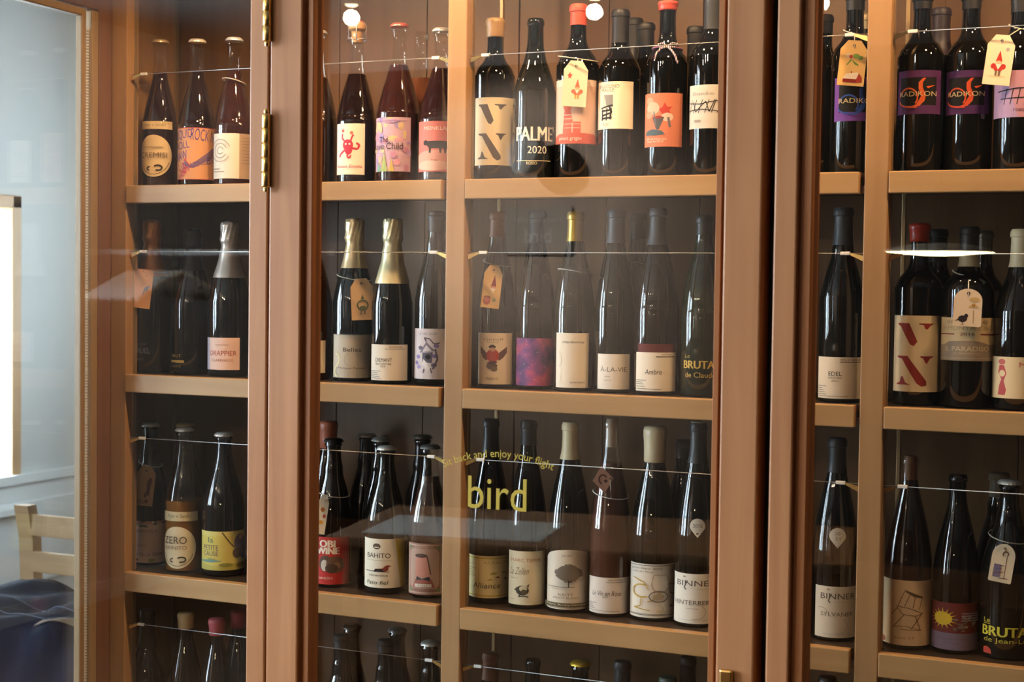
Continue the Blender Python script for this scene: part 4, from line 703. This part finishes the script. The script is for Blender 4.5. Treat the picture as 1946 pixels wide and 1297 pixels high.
bottle('sun', 2, 1814, 'flute', .0375, 902, '#14100c', None, [('rect', 1772, 1856, 1147, 1249, '#6d2a22', [('r', 0, 0, 1, .36, '#7d6a78')] + [('p', [(.30 + .13 * math.cos(a - .12), .66 + .115 * math.sin(a - .12)), (.30 + .26 * math.cos(a), .66 + .23 * math.sin(a)), (.30 + .13 * math.cos(a + .12), .66 + .115 * math.sin(a + .12))], '#d9b32e') for a in [k * math.pi / 8 for k in range(16)]] + [('e', .30, .66, .16, .14, '#d9b32e')] + scatter(31, 26, .5, .42, .88, .74, ['#7d6a5c', '#9a8a74', '#6b5a4c'], .02, .05) + [('l', [(.60 + .08 * k, .78 - .05 * j), (.64 + .08 * k, .80 - .05 * j), (.68 + .08 * k, .78 - .05 * j)], .014, '#a59aa8') for j in range(4) for k in range(4)] + [('t', 'MACERATO', .48, .24, .44, .04, '#6a5862'), ('t', 'sole', .46, .16, .2, .04, '#6a5862')])], 'dark bottle with maroon label of a yellow sun', Y=.085)
bottle('brut2', 2, 1912, 'champ', .0425, 914, '#14120e', ('crown', '#d5d2c8'), [('rect', 1868, 1962, 1176, 1256, None, [('t', 'Le', .12, .90, .12, .12, '#c9bb3a'), ('r', .06, .80, .18, .815, '#c9bb3a'), *[('t', 'BRUTAL', .46 + d, .63, .86, .26, '#c9bb3a') for d in (-.008, 0, .008)], ('t', 'de Jean-Luc', .46, .38, .78, .16, '#b9ac3a'), ('p', [(.06, .02), (.22, .02), (.20, .14), (.14, .20), (.06, .18)], '#b8402a')])], 'silver-capped tagged bottle with bright yellow lettering printed on glass', Y=.085)
bottle('bk3b', 2, 1899, 'champ', .0370, 900, '#1a1512', ('cap', '#6d6250', 945), [], 'tan-necked bottle standing behind the yellow-lettered bottle', Y=.18)

# ------------------------------------------------------------------ lowest shelf: only the necks show
def neck(key, xc, top, typ, clos, text, glass=BLK, Y=.085): bottle(key, 3, xc, typ, .0385, top, glass, clos, [], text, Y)
neck('n0', 280, 1160, 'burg', ('cap', '#161514', 1230), 'black-capped bottle nearest the end wall on the lowest shelf')
neck('n1', 353, 1167, 'flute', ('wax', '#cdb98e', 1194), 'bottle with beige wax top on the lowest shelf')
neck('n2', 412, 1178, 'flute', ('wax', '#c0606a', 1207), 'pink wax-topped bottle beside the beige wax top, lowest shelf')
neck('n3', 453, 1163, 'flute', ('wax', '#b2505c', 1193), 'pink wax-topped bottle behind the left door stile, lowest shelf', Y=.175)
neck('n4', 650, 1208, 'champ', ('cap', '#141312', 1232), 'short black-topped bottle beside the hinged stile, lowest shelf')
neck('n5', 668, 1190, 'champ', ('crown', '#3a3836'), 'taller black-capped bottle beside the hinged stile, lowest shelf', Y=.176)
neck('n6', 733, 1217, 'champ', ('cap', '#141312', 1240), 'black-topped bottle in front of a silver-capped one, lowest shelf')
neck('n7', 755, 1196, 'champ', ('crown', '#8f8e8a'), 'silver-capped bottle in the back row, lowest shelf', Y=.176)
neck('n8', 818, 1221, 'champ', ('crown', '#b5b4b0'), 'silver-capped bottle beside the middle post, lowest shelf')
neck('n9', 932, 1242, 'flute', ('cap', '#6d4630', 1292), 'brown-capped bottle right of the middle post, lowest shelf')
neck('n10', 1012, 1254, 'flute', None, 'open-topped clear neck bottle between brown and yellow caps', '#1c1c18')
neck('n11', 1103, 1259, 'champ', ('crown', '#c9a72e'), 'bottle with bright yellow crown cap on the lowest shelf')
neck('n12', 1183, 1258, 'bord', ('cap', '#17181c', 1310), 'dark-capped bottle next to the yellow crown cap, lowest shelf')
neck('n13', 1269, 1288, 'burg', ('cap', '#2c3a30', 1320), 'green-black capped short bottle on the lowest shelf')
neck('n14', 1307, 1250, 'flute', ('cap', '#2a1a16', 1310), 'dark maroon-capped bottle beside the closing stile, lowest shelf', Y=.17)
neck('n15', 1572, 1287, 'flute', ('cap', '#1a1a1a', 1320), 'dark-capped bottle behind the third door, lowest shelf')

# ------------------------------------------------------------------ paper tags on strings
hang_tag('cop', 270, 549, 36, 74, -6, 'rect', '#b98a63', [('p', [(.55, .40), (.8, .48), (.9, .60), (.66, .56), (.6, .5)], '#5c5570'), ('l', [(.6, .42), (.56, .34)], .04, '#5c5570'), ('e', .66, .84, .03, .015, '#5c5570')], 512, 'plain kraft tag on the copper-foiled bottle', (.5, .94))
hang_tag('bell', 688, 569, 42, 79, 3, 'clip', '#c9a67c', [('p', [(.44, .50), (.60, .50), (.52, .62)], '#4f5a4a'), ('a', .52, .36, .27, .13, .07, 60, 300, '#5a614c'), ('a', .52, .36, .27, .13, .07, -120, 120, '#5a614c'), ('p', [(.34, .24), (.70, .24), (.62, .34), (.42, .34)], '#5a614c'), ('r', .40, .14, .48, .22, '#6b6350'), ('r', .56, .14, .64, .22, '#6b6350')], 527, 'kraft tag with dark gnome print on a gold-foiled bottle')
hang_tag('tower', 1093, 159, 46, 87, -3, 'clip', '#ecdcc2', [('p', [(.16, .68), (.22, .70), (.26, .75), (.30, .70), (.38, .69), (.31, .65), (.33, .60), (.26, .63), (.20, .60), (.21, .65)], '#c85a4c')] + gnome('#cf6a50', '#b99a3e', .6, .32, .95), 112, 'cream tag with red-hatted gnome on the red-capped bottle')
hang_tag('rad0', 1620, 120, 50, 86, -5, 'clip', '#dfb673', [('p', [(.30, .44), (.46, .56), (.44, .60), (.28, .46)], '#6f8f46'), ('p', [(.46, .58), (.72, .48), (.74, .44), (.58, .47)], '#6f8f46'), ('e', .62, .66, .12, .05, '#7a9a4c'), ('e', .78, .62, .10, .045, '#6f8f46'), ('e', .34, .66, .11, .06, '#d8c4a0'), ('e', .42, .64, .06, .04, '#b8443a'), ('p', [(.16, .12), (.72, .14), (.86, .22), (.72, .30), (.30, .26)], '#ecdcc8'), ('r', .20, .07, .70, .15, '#8c2a22'), ('p', [(.70, .07), (.90, .09), (.90, .17), (.78, .29), (.70, .15)], '#a8382c'), ('r', .48, .28, .52, .32, '#7a2a22')], 62, 'golden tag with green sprig and small red house, by the inner post')
hang_tag('scrib2', 1899, 114, 50, 95, -7, 'clip', '#ecd3b0', gnome('#b8342c', '#6b5a48', .50, .36, 1.1) + [('e', .76, .72, .07, .035, '#a8a0a0'), ('l', [(.2, .17), (.8, .17)], .015, '#c9a04a')], 52, 'cream tag with red gnome, beside the mauve scribble label')
hang_tag('bird', 935, 545, 35, 82, -6, 'clip', '#d9b478', [('p', [(.44, .50), (.72, .50), (.60, .78)], '#7a2a34'), ('e', .58, .47, .13, .05, '#c98a6c'), ('p', [(.42, .46), (.72, .46), (.58, .36)], '#ece0cc'), ('e', .30, .16, .20, .09, '#a3503f'), ('e', .30, .18, .12, .05, '#b8685a'), ('p', [(.58, .18), (.68, .24), (.78, .20), (.70, .14)], '#6f8a4a'), ('a', .30, .22, .22, .06, .05, 20, 160, '#8a3a34')], 500, 'golden tag with gnome cap and red flower, on winged bird bottle')
hang_tag('para', 1839, 585, 52, 72, -2, 'tagarch', '#e2c7a6', [('e', .34, .20, .16, .09, '#2e2224'), ('e', .46, .28, .07, .06, '#2e2224'), ('p', [(.06, .14), (.24, .16), (.24, .22)], '#2e2224'), ('l', [(.34, .12), (.34, .06)], .02, '#2e2224'), ('l', [(.72, .08), (.70, .44)], .02, '#a87a5c'), ('p', [(.50, .50), (.90, .50), (.72, .64)], '#c9a468'), ('e', .72, .72, .18, .06, '#c9a468'), ('e', .70, .56, .06, .04, '#a5703c'), ('r', .28, .04, .4, .05, '#7a6250')], 520, 'arched tag with blackbird and straw tree, on the mountain label bottle')
hang_tag('pnk', 275, 924, 36, 76, -6, 'clip', '#a3835f', [('p', [(.50, .26), (.62, .40), (.60, .62), (.76, .72), (.86, .66), (.80, .44), (.78, .24), (.66, .28), (.58, .18)], '#54362e'), ('a', .28, .10, .09, .05, .03, 0, 359, '#6b3a34'), ('a', .48, .10, .09, .05, .03, 0, 359, '#6b3a34'), ('e', .66, .12, .09, .05, '#6b3a34')], 880, 'kraft tag with brown animal print on the dusty pink labelled bottle')
hang_tag('obi', 612, 978, 20, 76, -8, 'clip', '#e3dccb', [('e', .5, .62, .2, .06, '#c9854a'), ('r', .6, .42, .85, .5, '#b8443a'), ('e', .5, .3, .2, .05, '#d9a24a')], 936, 'narrow white tag hanging by the red-labelled bottle')
hang_tag('rosv', 1146, 912, 40, 52, 8, 'diamond', '#b98a74', [('a', .5, .5, .22, .2, .07, 20, 240, '#57302a'), ('e', .62, .44, .08, .06, '#57302a')], 938, 'diamond-shaped pinkish tag on the clear pink wine bottle', (.85, .5), '#e9e0d0', Rk=.7)
hang_tag('brut2', 1905, 1071, 42, 74, -8, 'tagarch', '#e3cfae', [('l', [(.66, .10), (.66, .72)], .03, '#7a4638'), ('l', [(.46, .10), (.82, .12)], .03, '#7a4638'), ('a', .58, .74, .14, .08, .05, -20, 230, '#7a4638'), ('r', .16, .12, .46, .46, '#7a6d86'), ('l', [(.14, .2), (.62, .28)], .03, '#7a4638'), ('l', [(.18, .44), (.62, .44)], .03, '#54486a'), ('l', [(.2, .34), (.5, .36)], .02, '#4a3f5c')], 1020, 'arched tag with sledge and parcel print on the yellow-lettered bottle')
# loose strings round necks and the striped bow
def neck_string(key, py, name, text, c, r=.0011, tilt=.006):
    B = BOTTLES[key]; zl = at(B['xc'], py, B['Y']).z; rr = rad_at(B['prof'], zl - B['z']) + .0024
    e = empty(name, (B['X'], B['Y'], zl)); tag(e, text, 'string')
    bm = bmesh.new(); tube_bm(bm, [(rr * 1.06 * math.cos(a), rr * 1.06 * math.sin(a), tilt * math.cos(a - B['th'] + 1.2)) for a in [2 * math.pi * k / 28 for k in range(28)]], r, 6, True)
    link('loop', finish(bm, 'loop', True), e, mat('string_' + c, srgb(c), .8)); return e, B, rr
neck_string('chard', 518, 'neck_string', 'white string round the gold-capped bottle', '#ddd6c8')
neck_string('bk2a', 502, 'neck_string', 'pale string round the dark bottle behind the red-strip label', '#b3a48c')
neck_string('swirl', 156, 'neck_string', 'white string round the spiral-label bottle', '#d6cfc4')
e, B, rr = neck_string('bow', 94, 'ribbon_bow', 'red and white striped twine bow on the salmon-labelled bottle', '#8a5a72', .0018, .001)
STR = mat('striped_twine', srgb('#8a5a72'), .8); _nt = STR.node_tree; _wv = _nt.nodes.new('ShaderNodeTexWave'); _wv.inputs['Scale'].default_value = 90
_cr = _nt.nodes.new('ShaderNodeValToRGB'); _cr.color_ramp.interpolation = 'CONSTANT'; _cr.color_ramp.elements[0].color = srgb('#6a3a66'); _cr.color_ramp.elements[1].color = srgb('#e0d2c8'); _cr.color_ramp.elements[1].position = .5
_tc = _nt.nodes.new('ShaderNodeTexCoord'); _nt.links.new(_tc.outputs['Object'], _wv.inputs[0]); _nt.links.new(_wv.outputs[0], _cr.inputs[0]); _nt.links.new(_cr.outputs[0], _nt.nodes['Principled BSDF'].inputs['Base Color'])
th = B['th']; n_ = Vector((math.cos(th), math.sin(th), 0)); r_ = Vector((-math.sin(th), math.cos(th), 0)); o_ = n_ * (rr + .003)
for nm, pts in (('bow_loop', [(0, 0), (-.008, .006), (-.016, .004), (-.014, -.002), (0, 0)]), ('bow_loop', [(0, 0), (.008, .006), (.017, .005), (.014, -.002), (0, 0)]), ('bow_tail', [(0, 0), (-.012, -.004), (-.02, -.014), (-.022, -.024)]), ('bow_tail', [(0, 0), (.008, -.008), (.014, -.018), (.018, -.032)])):
    tube(nm, [o_ + r_ * x + n_ * (.004 + max(0, -z) * .62) + Vector((0, 0, z)) for x, z in pts], .0018, STR, e, 6)

# ================================================================== things beyond the end glass
CHW = wood('chair_wood', '#a98a66', '#c0a37d', 'x')
def wooden_chair(px, py, Y, label):
    p = at(px, py, Y); zt = p.z; w = .40
    c = empty('wooden_chair', (p.x + w / 2, Y, 0)); tag(c, label, 'chair')
    for sx in (-1, 1):
        bm = bmesh.new(); x = sx * (w / 2 - .005)
        prof = [(0.0, -.02), (.44, 0), (.70, .012), (zt, .035)]
        vs = []
        for z, y in prof: vs.append([bm.verts.new((x + a * .027, y + b * .02, z)) for a, b in ((-1, -1), (1, -1), (1, 1), (-1, 1))])
        for A, B in zip(vs, vs[1:]):
            for k in range(4): bm.faces.new((A[k], A[(k + 1) % 4], B[(k + 1) % 4], B[k]))
        bm.faces.new(vs[0][::-1]); bm.faces.new(vs[-1])
        bmesh.ops.bevel(bm, geom=[e for e in bm.edges if len(e.link_faces) == 2 and e.calc_face_angle() > .8], offset=.006, segments=2, affect='EDGES')
        link('back_post', finish(bm, 'back_post'), c, CHW)
        box('leg', x - .02, x + .02, -.42, -.38, 0, .43, CHW, c, .004)
    for k, (za, zb) in enumerate(((zt - .095, zt - .028), (zt - .21, zt - .145), (zt - .32, zt - .27))):
        bm = bmesh.new(); y = .022 + .02 * (1 - k * .35)
        box_bm(bm, -w / 2 + .02, w / 2 - .02, y - .022, y - .004, za, zb, .003); link('back_slat', finish(bm, 'back_slat'), c, CHW)
    box('seat', -w / 2 - .01, w / 2 + .01, -.43, .02, .43, .46, CHW, c, .008)
    box('apron', -w / 2 + .03, w / 2 - .03, -.405, -.385, .36, .43, CHW, c, .002)
    c.rotation_euler = (0, 0, math.pi)
    return c
wooden_chair(60, 957, 1.2, 'light wooden slat-back chair beyond the glazed end of the cabinet')
# dark upholstered bench with a navy jacket thrown over it
yj = .75; ja = at(-60, 1297, yj); jb = at(150, 1130, yj); zj = at(75, 1142, yj + .1).z
bx0, bx1 = ja.x - .25, jb.x + .22
bn = empty('bench', ((bx0 + bx1) / 2, yj + .12, 0)); tag(bn, 'black leather bench under the navy jacket', 'bench'); hw = (bx1 - bx0) / 2
LEATHER = mat('black_leather', (.012, .012, .014, 1), .3, spec=.5)
bm = bmesh.new(); box_bm(bm, -hw, hw, -.2, .25, .12, zj - .07, .05); link('cushion', finish(bm, 'cushion', True, 50), bn, LEATHER)
for sx in (-1, 1):
    for y in (-.15, .2): box('leg', sx * (hw - .05) - .02, sx * (hw - .05) + .02, y - .02, y + .02, 0, .12, LEATHER, bn, .003)
NAVY = mat('navy_cloth', srgb('#232c47'), .75, spec=.2)
_n = NAVY.node_tree.nodes; _w = _n.new('ShaderNodeTexNoise'); _w.inputs['Scale'].default_value = 220; _b = _n.new('ShaderNodeBump'); _b.inputs['Strength'].default_value = .25; _b.inputs['Distance'].default_value = .002
NAVY.node_tree.links.new(_w.outputs[0], _b.inputs['Height']); NAVY.node_tree.links.new(_b.outputs[0], _n['Principled BSDF'].inputs['Normal'])
jk = empty('jacket', ((bx0 + bx1) / 2, yj + .12, zj - .08)); tag(jk, 'navy jacket with a tan patch thrown over the black bench', 'jacket')
def drape(u, v):                                # u along x 0..1, v: 0 front hem, .55 ridge, 1 back
    x = -hw * .93 + 2 * hw * .93 * u
    f = .012 * math.sin(u * 17 + v * 4) + .009 * math.sin(u * 31 - v * 9 + 1) + .010 * math.sin(v * 13 + u * 5)
    if v < .55: s = v / .55; y = -.255 + .12 * s ** 2 + .02 * math.sin(u * 9); z = -.16 + .24 * math.sin(s * math.pi / 2)
    else: s = (v - .55) / .45; y = -.135 + .37 * s; z = .08 - .03 * s * s
    return Vector((x, y - f * .8, z + f + .012 * math.sin(u * 6)))
bm = bmesh.new(); NU, NV = 60, 36; g = [[bm.verts.new(drape(i / NU, j / NV)) for j in range(NV + 1)] for i in range(NU + 1)]
for i in range(NU):
    for j in range(NV): bm.faces.new((g[i][j], g[i + 1][j], g[i + 1][j + 1], g[i][j + 1]))
bmesh.ops.solidify(bm, geom=bm.faces[:], thickness=.008)
link('shell', finish(bm, 'shell', True), jk, NAVY)
LINEC = mat('jacket_seam', srgb('#454c66'), .7)
for v0, amp in ((.62, .03), (.47, .05)): tube('seam', [drape(.1 + .75 * i / 24, v0 + amp * math.sin(i / 24 * 3)) + Vector((0, -.003, .004)) for i in range(25)], 0.0018, LINEC, jk, 6)
bm = bmesh.new(); q = [[bm.verts.new(drape(.66 + .14 * i / 6, .40 + .09 * j / 3 + .03 * i / 6) + Vector((0, -.006, .005))) for j in range(4)] for i in range(7)]
for i in range(6):
    for j in range(3): bm.faces.new((q[i][j], q[i + 1][j], q[i + 1][j + 1], q[i][j + 1]))
bmesh.ops.solidify(bm, geom=bm.faces[:], thickness=.002)
link('patch', finish(bm, 'patch', True), jk, mat('tan_patch', srgb('#94755a'), .7))

# ================================================================== things behind the camera that the door glass reflects
# coat rail with hangers by the window wall
ry = -4.0; rz = mirrored(350, 480, ry).z
cr_ = empty('coat_rail', (-4.0, ry, rz)); tag(cr_, 'steel coat rail fixed to the window wall', 'coat rail')
tube('bar', [(-.6, 0, 0), (.75, 0, 0)], .014, WHITEP, cr_, 12); tube('hanger_arm', [(.72, 0, 0), (.72, 0, ZC - rz)], .008, STEEL, cr_, 10)
link('wall_flange', finish(lathe([(0, 0), (.035, 0), (.035, .006), (.014, .01), (.014, .03), (0, .03)], 20), 'wall_flange'), cr_, STEEL)
cr_.children[-1].rotation_euler = (0, math.radians(90), 0); cr_.children[-1].location = (-.6, 0, 0)
HANG = mat('hanger_wood', srgb('#f3efe8'), .4)
xa, xb_ = mirrored(252, 480, ry).x, mirrored(345, 480, ry).x
me_arm = me_hook = None
for i in range(8):
    x = xa + (xb_ - xa) * i / 7
    h = empty('coat_hanger', (x, ry, rz)); tag(h, 'pale wooden coat hanger on the steel coat rail', 'hanger', 'coat hangers on the rail'); h.rotation_euler = (0, 0, math.radians(6)); h.scale = (1.25, 1.25, 1.25)
    if me_arm is None:
        bm = bmesh.new(); P = [(0, -.22, -.165), (0, -.12, -.115), (0, -.03, -.08), (0, 0, -.072), (0, .03, -.08), (0, .12, -.115), (0, .22, -.165)]
        tube_bm(bm, P, [.013, .012, .011, .011, .011, .012, .013], 8); me_arm = finish(bm, 'shoulder', True); me_arm.materials.append(HANG)
        bm = bmesh.new(); tube_bm(bm, [(0, 0, -.07), (0, 0, -.035), (0, .014, -.022), (0, .019, -.004), (0, .013, .013), (0, -.002, .0185), (0, -.017, .010)], .0022, 6); me_hook = finish(bm, 'hook', True); me_hook.materials.append(STEEL)
    link('shoulder', me_arm, h); link('hook', me_hook, h)
# globe wall lamp
g = mirrored(1003, 296, YB + .16)
wl = empty('wall_lamp', (g.x, YB, g.z)); tag(wl, 'round grey globe wall lamp on the back wall', 'lamp')
gl = link('globe', finish(lathe([(.112 * math.sin(math.pi * i / 20), -.112 * math.cos(math.pi * i / 20)) for i in range(21)], 32), 'globe', True), wl, mat('grey_globe', srgb('#b4b9bc'), .3)); gl.location = (0, .17, 0)
a_ = tube('arm', [(0, .012, 0), (0, .07, 0)], .018, STEEL, wl, 12)
p_ = link('wall_plate', finish(lathe([(0, 0), (.055, 0), (.055, .008), (.02, .014), (0, .014)], 24), 'wall_plate'), wl, STEEL); p_.rotation_euler = (math.radians(-90), 0, 0)
# lettered sign on the back wall
s0 = mirrored(1022, 442, YB + .02); sw = mirrored(980, 442, YB + .02); ww = abs(s0.x - sw.x)
sg = empty('wall_sign', (s0.x, YB, s0.z)); tag(sg, 'dark wall sign with grey lettering on the back wall', 'sign')
box('board', -ww * 1.5, ww * 1.5, 0.001, .018, -.12, .14, mat('sign_board', srgb('#3a3632'), .6), sg, .004)
P = Print(ww * 3, .26).run([('t', 'bird', .5, .40, .40, .30, '#e0dcd6'), ('t', 'Sit back and enjoy your flight', .5, .72, .72, .12, '#e0dcd6')])
link('lettering', P.mesh('lettering', lambda x, y, l: Vector((ww * 1.5 - x, .0182 + l, y - .12)), step=0), sg)
# dining table
tp = mirrored(960, 1000, -3.5)
tb = empty('dining_table', (tp.x + .35, -3.55, 0)); tag(tb, 'oak dining table standing behind the photographer', 'table'); tb.rotation_euler = (0, 0, math.radians(-10))
TW = wood('table_wood', '#8a5f3c', '#a67a52', 'x'); tz = tp.z
box('tabletop', -.9, .9, -.4, .4, tz - .035, tz, TW, tb, .006)
for sx in (-1, 1):
    for sy in (-1, 1): box('leg', sx * .82 - .03, sx * .82 + .03, sy * .33 - .03, sy * .33 + .03, 0, tz - .035, TW, tb, .004)
box('apron', -.78, .78, -.34, -.32, tz - .12, tz - .035, TW, tb, .002); box('apron', -.78, .78, .32, .34, tz - .12, tz - .035, TW, tb, .002)
rn = box('lit_top_patch', -.8, -.15, -.12, .3, 0, .004, mat('lit_top_white', srgb('#eceae4'), .8), None, .001)  # white slab added as the brightly lit part of the tabletop
rn.location = (tp.x + .35, -3.55, tz); rn.rotation_euler = (0, 0, math.radians(-10)); tag(rn, 'white slab added for the lit part of the oak dining table', 'light patch')
# ceiling spots and a flat disc pendant
for i, (px, py) in enumerate(((668, 10), (1130, -2), (1560, -20), (-420, 40))):
    d = px_ray(px, py); t = (ZC - .09 - EYE.z) / d.z; q = EYE + d * t; X, Y = q.x, -.98 - q.y
    e = empty('ceiling_spot', (X, Y, ZC)); tag(e, ['ceiling spotlight third from the window wall', 'ceiling spotlight second from the window wall counting inward', 'ceiling spotlight furthest from the window wall', 'ceiling spotlight right next to the window wall'][i], 'spotlight', 'ceiling spotlights')
    link('can', finish(lathe([(0, 0), (.03, 0), (.034, -.01), (.036, -.085), (.030, -.09), (.030, -.06), (0, -.06)], 24), 'can', True, 40), e, mat('spot_can', (.75, .73, .68, 1), .4))
    link('bulb', finish(lathe([(0, -.062), (.02, -.066), (.029, -.08), (.02, -.094), (0, -.098)], 20), 'bulb', True), e, glow('spot_glow', (1, .8, .5), 28))
    l = bpy.data.lights.new('spot_lamp', 'POINT'); l.energy = SPOT_W; l.color = (1, .76, .5); l.shadow_soft_size = .03
    o = bpy.data.objects.new('spot_lamp', l); COL.objects.link(o); o.parent = e; o.location = (0, 0, -.14)
pd = mirrored(1786, 480, -3.4)
e = empty('disc_pendant', (pd.x, -3.4, pd.z)); tag(e, 'flat round disc pendant lamp hanging behind the photographer', 'lamp')
R_ = 105 / F_ * ((Vector((pd.x, 2.42, pd.z)) - EYE).dot(FWD))
link('shade', finish(lathe([(0, .03), (R_ * .5, .026), (R_, .008), (R_, .002), (0, .002)], 40), 'shade', True, 40), e, mat('pendant_shade', (.75, .7, .6, 1), .5))
link('diffuser', finish(lathe([(0, -.012), (R_ * .35, -.010), (R_ * .96, 0), (0, .001)], 40), 'diffuser', True, 40), e, glow('pendant_glow', (1, .8, .46), 45))
tube('cord', [(0, 0, .03), (0, 0, ZC - pd.z)], .003, LEATHER, e)

# unseen spotlight added to brighten the back wall for its haze in the glass
e = empty('added_wash_spot', (-3.95, -4.7, ZC)); tag(e, 'added unseen ceiling spotlight brightening the back wall for the glass reflections', 'spotlight')
tube('stem', [(0, 0, 0), (0, 0, -.05)], .008, mat('spot_can', (.75, .73, .68, 1), .4), e, 10)
dv = Vector((.75, -1.3, -.75)).normalized(); q = dv.to_track_quat('-Z', 'Y')
hd = link('can', finish(lathe([(0, .04), (.03, .04), (.036, .03), (.036, -.05), (.031, -.055), (.031, -.03), (0, -.03)], 24), 'can', True, 40), e, MATS['spot_can']); hd.rotation_mode = 'QUATERNION'; hd.rotation_quaternion = q; hd.location = (0, 0, -.09)
link('bulb', finish(lathe([(0, -.032), (.028, -.034), (.028, -.04), (0, -.045)], 20), 'bulb', True), hd, MATS['spot_glow'])
l = bpy.data.lights.new('added_wash_lamp', 'SPOT'); l.energy = WASH_W; l.color = (1, .86, .74); l.spot_size = math.radians(64); l.spot_blend = 1.0; l.shadow_soft_size = .025
o = bpy.data.objects.new('added_wash_lamp', l); COL.objects.link(o); o.parent = hd; o.location = (0, 0, -.06)
